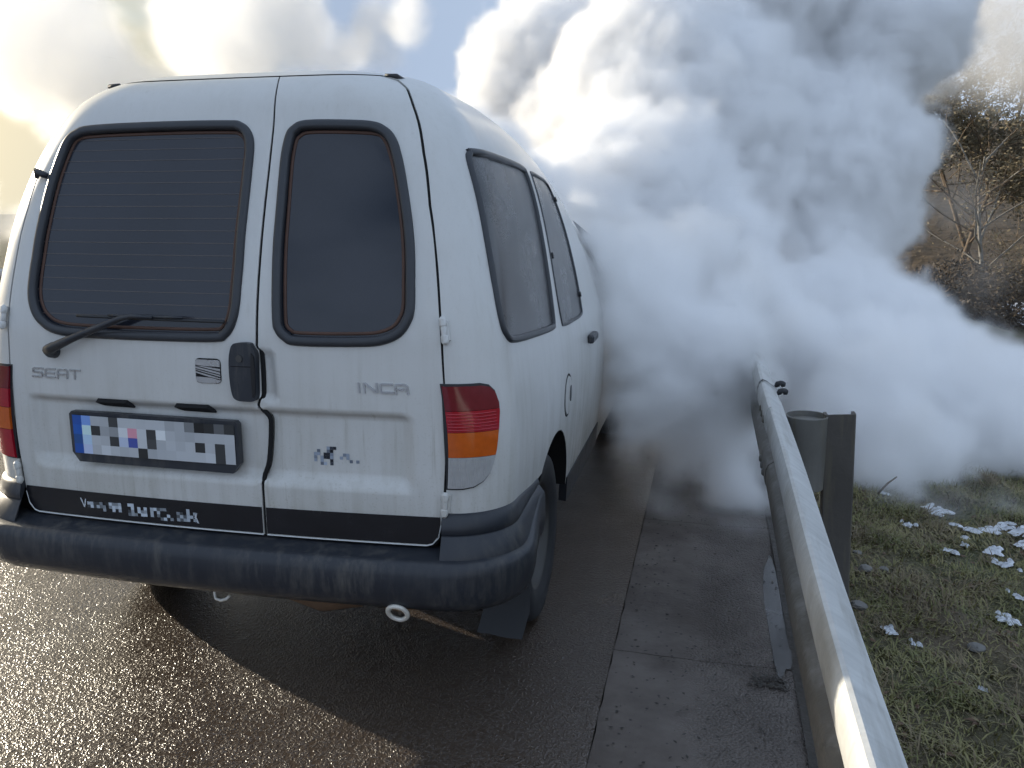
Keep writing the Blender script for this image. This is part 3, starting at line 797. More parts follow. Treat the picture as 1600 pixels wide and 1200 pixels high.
# --- hinges
for s in (1, -1):
    for a, v in ((.681, .822), (.640, .360)):
        hinge = empty('hinge', (0, 0, 0)); hinge.parent = van
        def at(da, dv, dn): return P(s*(a+da), v+dv)+NRM(s*(a+da), v+dv)*dn
        for dv, r, ln in ((.020, .0105, .018), (0, .0085, .026), (-.022, .0105, .018)):
            v_, f_ = tube([at(0, dv-ln/2, .008), at(0, dv-ln/2+.002, .0105), at(0, dv+ln/2-.002, .0105), at(0, dv+ln/2, .008)], [r*.8, r, r, r*.8], 10)
            build('hinge_knuckle', v_, f_, 'white_van_paint', hinge, angle=40)
        V = [at(-.003, -.03, .001), at(.018, -.026, .001), at(.018, .026, .001), at(-.003, .03, .001), at(-.003, -.03, .009), at(.016, -.024, .006), at(.016, .024, .006), at(-.003, .03, .009)]
        build('hinge_leaf', V, [(4, 5, 6, 7), (0, 1, 5, 4), (1, 2, 6, 5), (2, 3, 7, 6), (3, 0, 4, 7)], 'white_van_paint', hinge, smooth=False)

# --- handle, emblem, lettering, plate, lamps, wiper
hd = spline([(.088, .772), (.105, .778), (.136, .778), (.1435, .769), (.1535, .748), (.151, .70), (.1475, .64), (.140, .622), (.110, .620), (.092, .622), (.080, .633), (.0745, .669), (.0745, .72), (.079, .752)], 4)
handle = patch('door_handle', hd, [], 'black_plastic', doors[0], off=.020, thick=.022, h=.015, edge_h=.008)
v_, f_ = tube([P(.107, .736)+NRM(.107, .736)*.018, P(.107, .736)+NRM(.107, .736)*.0235], .0095, 14); build('lock_barrel', v_, f_, 'steel_wheel', doors[0], angle=40)
sl = np.array([(.080, .7135), (.150, .7135), (.150, .7155), (.080, .7155)]); patch('handle_slit', sl, [], 'dark_inner', doors[0], off=.0208, thick=.001, h=.02)
gp = np.array([(.138, .632), (.1465, .640), (.1505, .70), (.150, .742), (.143, .752), (.1385, .70)]); patch('handle_grip', gp, [], 'chrome_dark', doors[0], off=.0235, thick=.004, h=.02)
# emblem: plate with slanted dark bars
def E(x, y): return (-.036+.0755*x, .7305-.0685*y)      # unit square, y down
em = rounded([E(0, 0), E(1, 0), E(1, 1), E(0, 1)], .014)
patch('emblem_plate', em, [], 'dark_inner', doors[0], off=.0018, thick=.002, h=.02)
white_bits = [[(.07, .05), (.93, .05), (.985, .12), (.985, .325), (.28, .30), (.02, .265), (.02, .15)],
              [(.02, .335), (.02, .405), (.985, .625), (.985, .545)], [(.02, .445), (.02, .475), (.985, .725), (.985, .665)], [(.02, .525), (.02, .585), (.55, .735), (.985, .82), (.985, .775)],
              [(.02, .30), (.30, .315), (.985, .40), (.985, .50)], [(.02, .745), (.58, .765), (.985, .855), (.975, .93), (.85, .985), (.15, .985), (.03, .90)]]
for q in white_bits:
    patch('emblem_bar', np.array([E(*p) for p in q]), [], 'chrome', doors[0], off=.0040, thick=.0025, h=.02)
def letter(strokes, a0, v0, wa, hv, parent, wdt=.0056):
    """strokes: polylines in a unit box; flat bars with bevelled sides standing on the door"""
    parts = []
    for st in strokes:
        L = resample(np.array([(a0+x*wa, v0+y*hv) for x, y in st]), .004, closed=False)
        p = PD(L[:, 0], L[:, 1]); n = NRM(L[:, 0], L[:, 1]); t = np.gradient(p, axis=0); t /= np.linalg.norm(t, axis=1, keepdims=True); b = np.cross(n, t)
        p[0] -= t[0]*wdt*.5; p[-1] += t[-1]*wdt*.5
        V = []
        for i in range(len(p)):
            for s_, q in ((-1, 0), (-.7, .004), (.7, .004), (1, 0)): V.append(p[i]+b[i]*s_*wdt*.5+n[i]*q)
        F = [(i*4+k, (i+1)*4+k, (i+1)*4+k+1, i*4+k+1) for i in range(len(p)-1) for k in range(3)]+[(0, 1, 2, 3), tuple(len(p)*4-4+k for k in (3, 2, 1, 0))]
        parts.append((V, F))
    v_, f_ = merge(*parts)
    return build('letter', v_, f_, 'chrome', parent, smooth=False)
GL = {'S': [[(1, 1), (.12, 1), (0, .88), (0, .56), (.12, .5), (.9, .5), (1, .4), (1, .1), (.9, 0), (0, 0)]],
      'E': [[(1, 1), (.12, 1), (0, .88), (0, .12), (.12, 0), (1, 0)], [(.1, .5), (.9, .5)]],
      'A': [[(0, 0), (0, .85), (.14, 1), (.86, 1), (1, .85), (1, 0)], [(0, .42), (1, .42)]],
      'T': [[(0, 1), (1, 1)], [(.5, 1), (.5, 0)]],
      'I': [[(.5, 0), (.5, 1)]], 'N': [[(0, 0), (0, 1), (.12, 1), (.88, 0), (1, 0), (1, 1)]],
      'C': [[(1, 1), (.14, 1), (0, .86), (0, .14), (.14, 0), (1, 0)]]}
for ch, a0 in zip('SEAT', (-.566, -.523, -.480, -.438)): letter(GL[ch], a0, .654, .032, .024, doors[0])
for ch, a0, wa in zip('INCA', (.420, .441, .484, .524), (.012, .033, .031, .031)): letter(GL[ch], a0, .656, wa, .022, doors[1], .0066)

def srgb(c): return tuple(((x/12.92) if x <= .04045 else ((x+.055)/1.055)**2.4) for x in c)
m_print, nt_, b_ = new_mat('print'); at_ = nt_.nodes.new('ShaderNodeVertexColor'); at_.layer_name = 'print'
nt_.links.new(at_.outputs[0], b_.inputs['Base Color']); b_.inputs['Roughness'].default_value = .45
def printed(name, cells, parent):
    """flat print: cells = (4 corner points, colour)"""
    V = []; F = []; C = []
    for pts, c in cells:
        n = len(V); V += [tuple(p) for p in pts]; F.append(tuple(range(n, n+len(pts)))); C += [(*srgb(c), 1.)]*len(pts)
    o = build(name, V, F, 'print', parent, smooth=False)
    ca = o.data.color_attributes.new('print', 'FLOAT_COLOR', 'CORNER'); ca.data.foreach_set('color', np.array(C, np.float32).ravel())
    return o
plate = empty('number_plate', (0, 0, 0)); plate.parent = van
px0, px1, pz0, pz1 = -.452, .088, .694, .842
def plate_y(x): return -.010+.0375*(x/.8)**2
pf = [(px0+.0, pz0+.028), (px0+.022, pz0), (px1-.022, pz0), (px1, pz0+.028), (px1, pz1-.008), (px1-.008, pz1), (px0+.008, pz1), (px0, pz1-.008)]
V = [(x, plate_y(x)-.004, z) for x, z in pf]+[(x, plate_y(x)+.016, z) for x, z in pf]; n_ = len(pf)
F = [tuple(range(n_)), tuple(range(2*n_-1, n_-1, -1))]+[(i, n_+i, n_+(i+1) % n_, (i+1) % n_) for i in range(n_)]
build('plate_holder', V, F, 'black_plastic', plate, smooth=False)
BL = (.12, .30, .60); rows = [
 [BL, (.45, .58, .82), .66, .65, .24, .70, .70, .69, .70, .70, .62, .65, .46, .10, .16, .36, .20],
 [(.12, .33, .64), (.74, .84, .95), .20, .60, .55, .80, (.80, .56, .62), .74, .22, .84, .68, .65, .63, .66, .67, .67, .68],
 [(.14, .30, .52), (.66, .76, .90), .69, .67, .22, (.68, .72, .80), (.27, .32, .60), .73, .27, .66, .70, .67, .70, .18, .68, .22, .67],
 [BL, (.68, .73, .84), .67, .75, .70, .67, .69, .16, .64, .67, .68, .70, .70, .70, .73, .22, .67]]
cells = []
x0, x1, z0, z1 = px0+.012, px1-.010, pz0+.026, pz1-.010
for r, row in enumerate(rows):
    for c, col in enumerate(row):
        col = col if isinstance(col, tuple) else (col*.98, col*1.0, col*1.02)
        xa, xb = x0+(x1-x0)*c/17, x0+(x1-x0)*(c+1)/17; za, zb = z1-(z1-z0)*(r+1)/4, z1-(z1-z0)*r/4
        cells.append(([(xa, plate_y(xa)-.0062, za), (xb, plate_y(xb)-.0062, za), (xb, plate_y(xb)-.0062, zb), (xa, plate_y(xa)-.0062, zb)], tuple(min(.95, q*1.12) for q in col)))
printed('plate_print', cells, plate)
for a0, a1 in ((-.352, -.240), (-.104, .010)):
    q = np.array([(a0, .597), (a0+.020, .586), (a1, .583), (a1-.016, .598)]); patch('plate_lamp', q, [], 'dark_inner', doors[0], off=.010, thick=.016, h=.03, f=PD)
# web address on the black strip, small sticker on the right door: coarse print
www = ['881456238899', '']
WW = {0: {0: 8, 1: 8, 2: 3, 3: 3, 4: 6, 6: 2, 7: 9, 8: 6, 9: 6, 10: 8, 13: 9, 14: 9}, 1: {0: 3, 1: 9, 2: 3, 3: 8, 4: 5, 5: 6, 7: 6, 8: 9, 9: 8, 10: 9, 14: 9, 16: 9, 18: 9, 20: 8, 21: 9, 22: 4, 23: 6, 24: 6, 31: 8},
      2: {5: 7, 8: 9, 10: 8, 13: 3, 14: 7, 16: 9, 17: 6, 18: 7, 20: 8, 22: 8, 28: 6, 29: 3, 31: 8, 33: 7}, 3: {13: 5, 14: 7, 15: 6, 17: 9, 18: 9, 20: 8, 22: 5, 25: 9, 28: 4, 29: 8, 30: 4, 31: 8, 32: 8}, 4: {23: 5, 24: 9, 26: 6, 28: 7, 29: 4, 30: 7, 31: 8, 33: 7}}
cells = []
def sp_cell(a, v, da, dv, off): 
    return [P(x, y)+NRM(x, y)*off for x, y in ((a, v), (a+da, v), (a+da, v+dv), (a, v+dv))]
for r, d_ in WW.items():
    for k_, g_ in d_.items(): cells.append((sp_cell(-.418+.01045*k_, .2795+.0005*k_-.0094*r, .0104, .0093, .0032), (g_*.088, g_*.092, g_*.096)))
for st in ([(-.441, .298), (-.436, .298), (-.427, .270), (-.431, .270)], [(-.431, .270), (-.427, .270), (-.420, .296), (-.424, .296)], [(-.066, .282), (-.060, .286), (-.064, .272), (-.070, .272)], [(-.070, .272), (-.064, .274), (-.056, .255), (-.062, .256)]):
    cells.append(([P(x, y)+NRM(x, y)*.0032 for x, y in st], (.78, .80, .82)))
printed('web_lettering', cells, doors[0])['kind'] = 'stuff'
ST = {0: {4: 6, 5: 2, 6: 1}, 1: {1: 4, 4: 4, 5: 0}, 2: {0: 6, 1: 6, 3: 1, 4: 1, 5: 5, 9: 5, 10: 6}, 3: {0: 5, 2: 6, 3: 1, 4: 1, 5: 6, 8: 6, 10: 6}, 4: {0: 6, 2: 6, 5: 1, 11: 4, 13: 5}, 5: {2: 4, 3: 7, 5: 2}}
cells = []
for r, d_ in ST.items():
    for k_, g_ in d_.items():
        a, v = .280+.0089*k_, .497-.0088*(r+1)
        cells.append(([PD(x, y)+NRM(x, y)*.0015 for x, y in ((a, v), (a+.0088, v), (a+.0088, v+.0087), (a, v+.0087))], (g_*.09+.05, g_*.095+.06, g_*.10+.09)))
printed('sticker', cells, doors[1])['kind'] = 'stuff'
wiper = empty('wiper', (0, 0, 0)); wiper.parent = van
def on(a, v, d): return P(a, v)+NRM(a, v)*d
v_, f_ = tube([on(-.492, .735, .010), on(-.485, .738, .030), on(-.47, .745, .036), on(-.40, .775, .034), on(-.31, .808, .032), on(-.245, .832, .030), (on(-.215, .838, .028)), on(-.15, .836, .026)], [.016, .017, .014, .011, .010, .008, .007, .004], 10)
build('wiper_arm', v_, f_, 'black_plastic', wiper)
v_, f_ = tube([on(a, .8335-.0035*(a+.4)/.46, .010+.004*math.cos((a+.17)*6)) for a in np.linspace(-.41, .062, 24)], .0042, 6); build('wiper_blade', v_, f_, 'rubber', wiper)
v_, f_ = tube([on(a, .838, .018) for a in np.linspace(-.30, -.06, 10)], [.002, .0045, .0045, .0045, .006, .006, .0045, .0045, .0045, .002], 6); build('blade_yoke', v_, f_, 'black_plastic', wiper)
v_, f_ = tube([on(-.497, .733, .0), on(-.497, .733, .016)], [.024, .020], 14); build('wiper_boss', v_, f_, 'black_plastic', wiper, angle=40)
v_, f_ = tube([on(-.662, 1.226, .004), on(-.672, 1.228, .014), on(-.690, 1.234, .020), on(-.690, 1.216, .014)], [.008, .010, .012, .006], 8); build('washer_nozzle', v_, f_, 'black_plastic', van)

# ------------------------------------------------------------------ guardrails
RAIL = [(1.602, .690), (1.594, .701), (1.566, .722), (1.551, .731), (1.543, .729), (1.536, .716), (1.531, .690), (1.533, .655), (1.541, .635), (1.575, .612), (1.592, .596), (1.596, .575), (1.592, .556), (1.575, .540), (1.550, .522), (1.543, .505), (1.541, .480), (1.543, .455), (1.552, .436), (1.580, .420), (1.600, .412), (1.604, .420)]
def guardrail(xoff, mirror, ys, label, post_ys, group):
    root = empty('guardrail', (1.6*(-1 if mirror else 1)+xoff, 0, 0)); tag(root, label, 'guardrail', group)
    sx = -1 if mirror else 1
    P_ = [(sx*x+xoff, z) for x, z in RAIL]
    segs = np.arange(ys[0], ys[1]+.01, 4.0)
    for i in range(len(segs)-1):
        y0, y1 = segs[i], segs[i+1]+.30
        d = .0035 if i % 2 else 0.
        yy = np.linspace(y0, y1, 33)
        prof = [(x-sx*d, z+d*.3) for x, z in P_]
        n = len(prof)
        V = [(x+.0016*math.sin(y*3.1+z*9), y, z+.0014*math.sin(y*2.3)) for y in yy for x, z in prof]
        F = [(j*n+k, j*n+k+1, (j+1)*n+k+1, (j+1)*n+k) for j in range(len(yy)-1) for k in range(n-1)]
        if mirror: F = [f[::-1] for f in F]
        V2 = [(x+sx*.0032, y, z-.0015) for x, y, z in V]; m = len(V)
        F2 = [tuple(q+m for q in f[::-1]) for f in F]
        E = [(k, k+1, m+k+1, m+k) for k in range(n-1)]+[((len(yy)-1)*n+k+1, (len(yy)-1)*n+k, m+(len(yy)-1)*n+k, m+(len(yy)-1)*n+k+1) for k in range(n-1)]
        E += [(j*n, m+j*n, m+(j+1)*n, (j+1)*n) for j in range(len(yy)-1)]+[(j*n+n-1, (j+1)*n+n-1, m+(j+1)*n+n-1, m+j*n+n-1) for j in range(len(yy)-1)]
        build('rail_beam', V+V2, F+F2+E, 'galvanised', root, angle=35)
        for by in (y0+.06, y0+.15, y0+.24):          # lap bolts
            for bx, bz in ((1.529, .675), (1.538, .480)):
                v_, f_ = tube([(sx*(bx+.004)+xoff, by, bz), (sx*(bx-.003)+xoff, by, bz), (sx*(bx-.007)+xoff, by, bz)], [.014, .014, .009], 10); build('lap_bolt', v_, f_, 'galvanised_dull', root, angle=40)
    for py in post_ys:
        lean = .035
        def X(x): return sx*x+xoff
        # post: folded C section with a flat face towards the traffic direction
        sec = [(1.752, 0.), (1.848, 0.), (1.852, .004), (1.852, .052), (1.842, .052), (1.842, .008), (1.758, .008), (1.758, .052), (1.748, .052), (1.748, .004)]
        V = []; zs = (-.35, .2, .45, .702)
        for z in zs: V += [(X(x-lean*(z-.35)), py+y_, z+(.004*(x-1.8)/.05 if z > .6 else 0)) for x, y_ in sec]
        n = len(sec); F = [(j*n+k, j*n+(k+1) % n, (j+1)*n+(k+1) % n, (j+1)*n+k) for j in range(len(zs)-1) for k in range(n)]
        F += [tuple(range((len(zs)-1)*n, len(zs)*n))]
        build('post', V, F, 'galvanised_brown', root, smooth=False)
        # round spacer drum between beam and post
        r0, r1 = .072, .0685; V = []; F = []; N_ = 40
        for (r, z) in ((r0, .425), (r0, .684), (r0+.0015, .688), (r0, .6915), (r1, .6915), (r1, .672), (.0, .674)):
            V += [(X(1.678+r*math.cos(2*math.pi*k/N_)), py+.02+r*math.sin(2*math.pi*k/N_), z+.012*(r*math.cos(2*math.pi*k/N_)) ) for k in range(N_)]
        for j in range(6): F += [(j*N_+k, j*N_+(k+1) % N_, (j+1)*N_+(k+1) % N_, (j+1)*N_+k) for k in range(N_)]
        build('spacer_drum', V, F, 'galvanised_dull', root, angle=40)
        v_, f_ = tube([(X(1.585), py+.02, .575), (X(1.612), py+.02, .575)], .013, 8); build('bolt', v_, f_, 'galvanised_dull', root, smooth=False)
    return root
guardrail(0, False, (-3.0, 33.0), 'galvanised steel guardrail beam with post and round spacer along the right verge', (1.07, 5.07, 9.07, 13.07), 'roadside guardrails')
guardrail(-5.45, True, (-2.0, 46.0), 'distant guardrail on the far left side of the road', (4, 8, 12, 16, 20), 'roadside guardrails')
# strap with two knobs round the beam
clamp = empty('strap_clamp', (1.58, 1.55, .7)); tag(clamp, 'thin black strap with two knobs clamped round the guardrail beam', 'clamp')
yy0 = 1.50
path = [(1.537, .60), (1.5265, .66), (1.526, .70), (1.534, .726), (1.545, .737), (1.562, .730), (1.590, .710), (1.606, .695), (1.612, .66)]
V = []
for x, z in path: V += [(x-.002, yy0-.008, z+.001), (x-.002, yy0+.008, z+.001)]
F = [(2*i, 2*i+1, 2*i+3, 2*i+2) for i in range(len(path)-1)]
V += [(x+.002, y_, z-.002) for x, y_, z in V]; F += [tuple(q+2*len(path) for q in f)[::-1] for f in F]
build('strap', V, F, 'rubber', clamp)
for y_, z in ((yy0-.02, .694), (yy0+.11, .700)):
    v_, f_ = tube([(1.602, y_, z-.012), (1.612, y_, z), (1.622, y_, z+.006), (1.632, y_, z), (1.642, y_, z-.002)], [.006, .013, .010, .014, .009], 10); build('knob', v_, f_, 'rubber', clamp)

# ------------------------------------------------------------------ verge: grass, litter, snow, stones
def blades(name, n, region, hmin, hmax, mat, seed, flat=.5, width=.0035, clump=True):
    r = np.random.default_rng(seed)
    x0, x1, y0, y1 = region
    if clump:
        nc = n//45; cx = r.uniform(x0, x1, nc); cyy = r.uniform(y0, y1, nc); cs = r.uniform(.02, .09, nc); ch = r.uniform(.55, 1.25, nc); ca = r.uniform(0, 6.28, nc)
        idx = r.integers(0, nc, n); x = cx[idx]+r.normal(0, 1, n)*cs[idx]; y = cyy[idx]+r.normal(0, 1, n)*cs[idx]; hs = ch[idx]; az = ca[idx]+r.normal(0, 1.0, n)
    else:
        x = r.uniform(x0, x1, n); y = r.uniform(y0, y1, n); hs = np.ones(n); az = r.uniform(0, 6.28, n)
    k = (x > 1.72) & (x < x1+.1); x, y, hs, az = x[k], y[k], hs[k], az[k]; n = len(x)
    h = r.uniform(hmin, hmax, n)*hs; lean = r.uniform(.2, 1.0, n)*flat*2
    z = ground_z(x, y)-.034
    d = np.stack([np.cos(az), np.sin(az)], 1); s = np.stack([-d[:, 1], d[:, 0]], 1)*(width*r.uniform(.6, 1.3, n))[:, None]
    V = np.zeros((n, 5, 3))
    for j, (t, w) in enumerate(((0, 1), (.55, .8), (1, 0))):
        out = h*lean*t**1.6; up = h*t*(1-.35*np.clip(lean, 0, 1.2)*t)
        c = np.stack([x+d[:, 0]*out, y+d[:, 1]*out, z+up], 1)
        if j < 2:
            V[:, 2*j, :2] = c[:, :2]+s*w; V[:, 2*j, 2] = c[:, 2]; V[:, 2*j+1, :2] = c[:, :2]-s*w; V[:, 2*j+1, 2] = c[:, 2]
        else: V[:, 4] = c
    me = bpy.data.meshes.new(name); nv = n*5
    me.vertices.add(nv); me.vertices.foreach_set('co', V.astype(np.float32).ravel())
    b = (np.arange(n)*5)[:, None]
    quad = (b+np.array([[0, 1, 3, 2]])); tri = (b+np.array([[2, 3, 4]]))
    loops = np.concatenate([quad, tri], 1).ravel()
    me.loops.add(len(loops)); me.loops.foreach_set('vertex_index', loops.astype(np.int32))
    st = np.stack([np.arange(n)*7, np.arange(n)*7+4], 1).ravel(); tt = np.tile([4, 3], n)
    me.polygons.add(2*n); me.polygons.foreach_set('loop_start', st.astype(np.int32)); me.polygons.foreach_set('loop_total', tt.astype(np.int32))
    me.update(calc_edges=True); me.materials.append(MATS[mat])
    o = bpy.data.objects.new(name, me); COL.objects.link(o); return o
tag(blades('grass', 90000, (1.70, 4.6, -.7, 4.0), .015, .050, 'grass_blade', 3, .85, .0026), kind='stuff')
tag(blades('dead_grass', 30000, (1.70, 4.6, -.7, 4.0), .02, .070, 'dead_straw', 5, 1.1, .0022), kind='stuff')
def litter(name, n, region, smin, smax, mat, seed, zf, lift=.004):
    r = np.random.default_rng(seed); V = []; F = []
    for i in range(n):
        x, y_ = r.uniform(region[0], region[1]), r.uniform(region[2], region[3]); s = r.uniform(smin, smax); a = r.uniform(0, 6.28)
        z = float(zf(x, y_))+lift
        c, q = math.cos(a)*s, math.sin(a)*s; t = r.uniform(-.4, .4, 4)*s
        b = len(V); V += [(x+c, y_+q, z+abs(t[0])), (x-q*.5, y_+c*.5, z+abs(t[1])), (x-c, y_-q, z+abs(t[2])), (x+q*.5, y_-c*.5, z+abs(t[3])), (x, y_, z+s*.25)]
        F += [(b, b+1, b+4), (b+1, b+2, b+4), (b+2, b+3, b+4), (b+3, b, b+4)]
    return tag(build(name, V, F, mat, smooth=False), kind='stuff')
litter('fallen_leaves', 1100, (1.72, 4.4, -.6, 3.8), .006, .022, 'leaf_litter', 21, lambda x, y: ground_z(x, y)-.026)
litter('road_grit', 520, (1.08, 1.62, -.3, 2.6), .0025, .009, 'mud', 22, lambda x, y: .002, .0015)
litter('dirt_clump', 60, (1.50, 1.60, .40, .47), .006, .016, 'mud', 23, lambda x, y: .003, .002)
# remains of snow lying in the grass
def on_ground(x, y): return float(ground_z(x, y))-.017
r = np.random.default_rng(31)
spots = [(2.269, 2.618, 0.021, 0.028), (2.494, 2.51, 0.061, 0.082), (2.565, 2.151, 0.037, 0.062), (2.67, 2.235, 0.07, 0.065), (2.769, 2.196, 0.05, 0.064), (2.4, 1.869, 0.035, 0.034), (2.58, 1.885, 0.041, 0.062), (2.591, 1.772, 0.034, 0.032), (2.53, 1.408, 0.021, 0.027), (2.457, 1.205, 0.039, 0.039), (1.989, 0.981, 0.032, 0.038), (2.073, 0.909, 0.016, 0.016), (2.195, 0.631, 0.01, 0.01), (2.298, 2.211, 0.022, 0.032), (2.721, 1.98, 0.036, 0.058), (2.484, 1.963, 0.012, 0.021)]
V_all = []; F_all = []
for i, (x, y, rx, ry) in enumerate(spots):
    for k in range(5):
        dx, dy = r.normal(0, .8*rx), r.normal(0, .8*ry); s = (.62, .5, .4, .32, .25)[k]
        o = blob('snow_piece', x+dx*(k > 0), y+dy*(k > 0), rx*s, ry*s, on_ground, 'snow', 100+5*i+k, .8, 36, .009, rot=r.uniform(0, 3))
        V_all.append(([tuple(q.co) for q in o.data.vertices], [tuple(p.vertices) for p in o.data.polygons]))
        me = o.data; bpy.data.objects.remove(o); bpy.data.meshes.remove(me)
o = blob('snow_piece', 8.35, 20.6, .8, .5, lambda x, y: -2.6+.17*max(0, y-16+.25*x)+.5+.35*(y-20.6), 'snow', 400, .5, 48, .05)
V_all.append(([tuple(q.co) for q in o.data.vertices], [tuple(p.vertices) for p in o.data.polygons])); me = o.data; bpy.data.objects.remove(o); bpy.data.meshes.remove(me)
v_, f_ = merge(*V_all); tag(build('snow', v_, f_, 'snow'), kind='stuff')
def rock(name, x, y, s, seed, mat='stone_grey', label=None):
    rr = np.random.default_rng(seed)
    import bmesh
    bm = bmesh.new(); bmesh.ops.create_icosphere(bm, subdivisions=2, radius=1)
    dirs = rr.normal(0, 1, (7, 3)); dirs /= np.linalg.norm(dirs, axis=1, keepdims=True); lim = rr.uniform(.55, .9, 7)
    for v in bm.verts:
        c = np.array(v.co)
        for d, l in zip(dirs, lim):
            q = c@d
            if q > l: c = c-d*(q-l)*.85
        v.co = c*s*np.array([1.2, 1, .65])
    me = bpy.data.meshes.new(name); bm.to_mesh(me); bm.free(); me.materials.append(MATS[mat])
    o = bpy.data.objects.new(name, me); COL.objects.link(o); o.location = (x, y, float(ground_z(x, y))-.03+s*.45)
    return tag(o, label, 'stone', 'stones in the verge')
for i, (x, y, s, lb) in enumerate([(1.913, 1.157, 0.03, 'pale stone at the foot of the steel post'), (1.986, 1.492, 0.028, 'pinkish stone beside the steel post in short grass'), (1.991, 1.71, 0.018, 'small flat stone above the pinkish one by the post'), (2.259, 0.93, 0.025, 'grey stone in bare soil right of the snow'), (2.065, 1.521, 0.02, 'low grey stone right of the pinkish stone')]): rock('stone', x, y, s, 50+i, label=lb)
# a loose stick standing out of the grass
stk = [(2.226, 2.605, -0.054), (2.269, 2.605, 0.006), (2.312, 2.605, 0.046)]
v_, f_ = tube(stk, [.006, .005, .003], 6); tag(build('stick', v_, f_, 'twig_bark'), 'thin bare stick poking out of the grass behind the post', 'stick')

# ------------------------------------------------------------------ wooded slope behind
def hill_z(X, Y):
    d = Y-16+.25*X
    return -2.6+.17*np.clip(d, 0, 40)+.06*np.clip(d-9, 0, 40)+.35*np.sin(X*.31)*np.sin(Y*.23)+.10*np.sin(X*1.1+Y*.9)
hx = np.linspace(-6, 45, 60); hy = np.linspace(13, 90, 70)
tag(sheet('hill', hx, hy, hill_z, 'winter_slope'), kind='structure')
def tree(name, x, y, h, seed, bark, leafmat, label, group, levels=4, leaf_n=2600, leaf_s=.045, spread=.55, cat='tree', trunk_r=None, leaf_bias=.35, stems=1):
    rr = random.Random(seed); base = Vector((x, y, float(hill_z(np.array(x), np.array(y)))-.2))
    root = empty(name, base); tag(root, label, cat, group)
    limbs = []; twigs = []; tips = []
    def grow(p, d, L, r, lev):
        n = 5 if lev < 2 else 3; pts = [p.copy()]; rs = [r]; q = p.copy(); dd = d.copy()
        for i in range(n):
            dd = (dd+Vector((rr.gauss(0, .12), rr.gauss(0, .12), rr.gauss(.03, .08)))).normalized()
            q = q+dd*(L/n); pts.append(q.copy()); rs.append(r*(1-(i+1)/n*.62))
        (limbs if lev < 2 else twigs).append((pts, rs, 7 if lev == 0 else (5 if lev == 1 else 3)))
        if lev >= 2: tips.extend(pts[1:])
        if lev >= levels: return
        kids = (9 if lev == 0 else 6 if lev == 1 else 4)
        for k in range(kids):
            t = rr.uniform(.25 if lev == 0 else .2, 1.); i = min(int(t*n), n-1); s = pts[i].lerp(pts[i+1], t*n-i)
            ax = Vector((rr.gauss(0, 1), rr.gauss(0, 1), rr.gauss(.1, .5))).normalized()
            nd = (dd*(1-spread)+ax*spread*1.25).normalized()
            if nd.z < -.1: nd.z *= -.3
            grow(s, nd, L*rr.uniform(.38, .62)*(1.15-.35*t if lev == 0 else 1), max(r*rr.uniform(.34, .5), .004), lev+1)
    for sidx in range(stems):
        grow(base+Vector((rr.gauss(0, .25), rr.gauss(0, .25), 0))*(stems > 1), Vector((rr.gauss(0, .1+.2*(stems > 1)), rr.gauss(0, .1+.2*(stems > 1)), 1)).normalized(), h*(.62 if stems == 1 else rr.uniform(.45, .7)), (trunk_r or h*.016), 0)
    v_, f_ = merge(*[tube(a, b, c, False) for a, b, c in limbs]); build('trunk', v_, f_, bark, root)
    v_, f_ = merge(*[tube(a, b, c, False) for a, b, c in twigs])
    tw = build('twigs', v_, f_, 'twig_bark', root); tw['kind'] = 'stuff'
    if leaf_n:
        V = []; F = []
        for i in range(leaf_n):
            t = tips[rr.randrange(len(tips))]; c = t+Vector((rr.gauss(0, .08), rr.gauss(0, .08), rr.gauss(0, .08)))
            a = Vector((rr.gauss(0, 1), rr.gauss(0, 1), rr.gauss(0, 1))).normalized()*leaf_s*rr.uniform(.5, 1.3); b = a.orthogonal().normalized()*a.length*.5
            k = len(V); V += [c-a, c+b, c+a, c-b]; F.append((k, k+1, k+2, k+3))
        lf_ = build('crown', V, F, leafmat, root, smooth=False); lf_['kind'] = 'stuff'
    return root
for a in [
  (('birch_tree', 7.9, 21.8, 7.2, 4, 'birch_bark', 'dry_leaf', 'bare pale-barked tree with forked branches showing through the gap in the steam', 'trees on the slope'), dict(leaf_n=1500, levels=3, trunk_r=.07)),
  (('leafless_tree', 7.85, 24.5, 9.5, 9, 'twig_bark', 'dry_leaf', 'tall tree with dry brown leaves left of the pale bare tree', 'trees on the slope'), dict(leaf_n=20000, trunk_r=.09, leaf_s=.06)),
  (('leafless_tree', 8.9, 25.6, 9.0, 19, 'twig_bark', 'dry_leaf', 'dense brown tree directly behind the pale bare tree', 'trees on the slope'), dict(leaf_n=18000, trunk_r=.08, leaf_s=.06)),
  (('leafless_tree', 9.6, 24.5, 7.0, 12, 'twig_bark', 'dry_leaf', 'bare brown tree at the right edge behind the pale tree', 'trees on the slope'), dict(leaf_n=9000, trunk_r=.07, leaf_s=.06)),
  (('shrub', 6.1, 18.6, 3.2, 15, 'twig_bark', 'dark_bush', 'dark bare shrub below the trees, leftmost in the steam gap', 'shrubs on the slope'), dict(cat='shrub', leaf_n=9000, stems=6, levels=3)),
  (('shrub', 7.0, 19.0, 3.4, 16, 'twig_bark', 'dark_bush', 'dark bare shrub below the pale tree', 'shrubs on the slope'), dict(cat='shrub', leaf_n=9000, stems=6, levels=3)),
  (('shrub', 8.6, 22.0, 2.6, 17, 'twig_bark', 'dry_leaf', 'brown shrub at the right edge beside the snow patch', 'shrubs on the slope'), dict(cat='shrub', leaf_n=4000, stems=5, levels=3)),
]: tree(*a[0], **a[1])

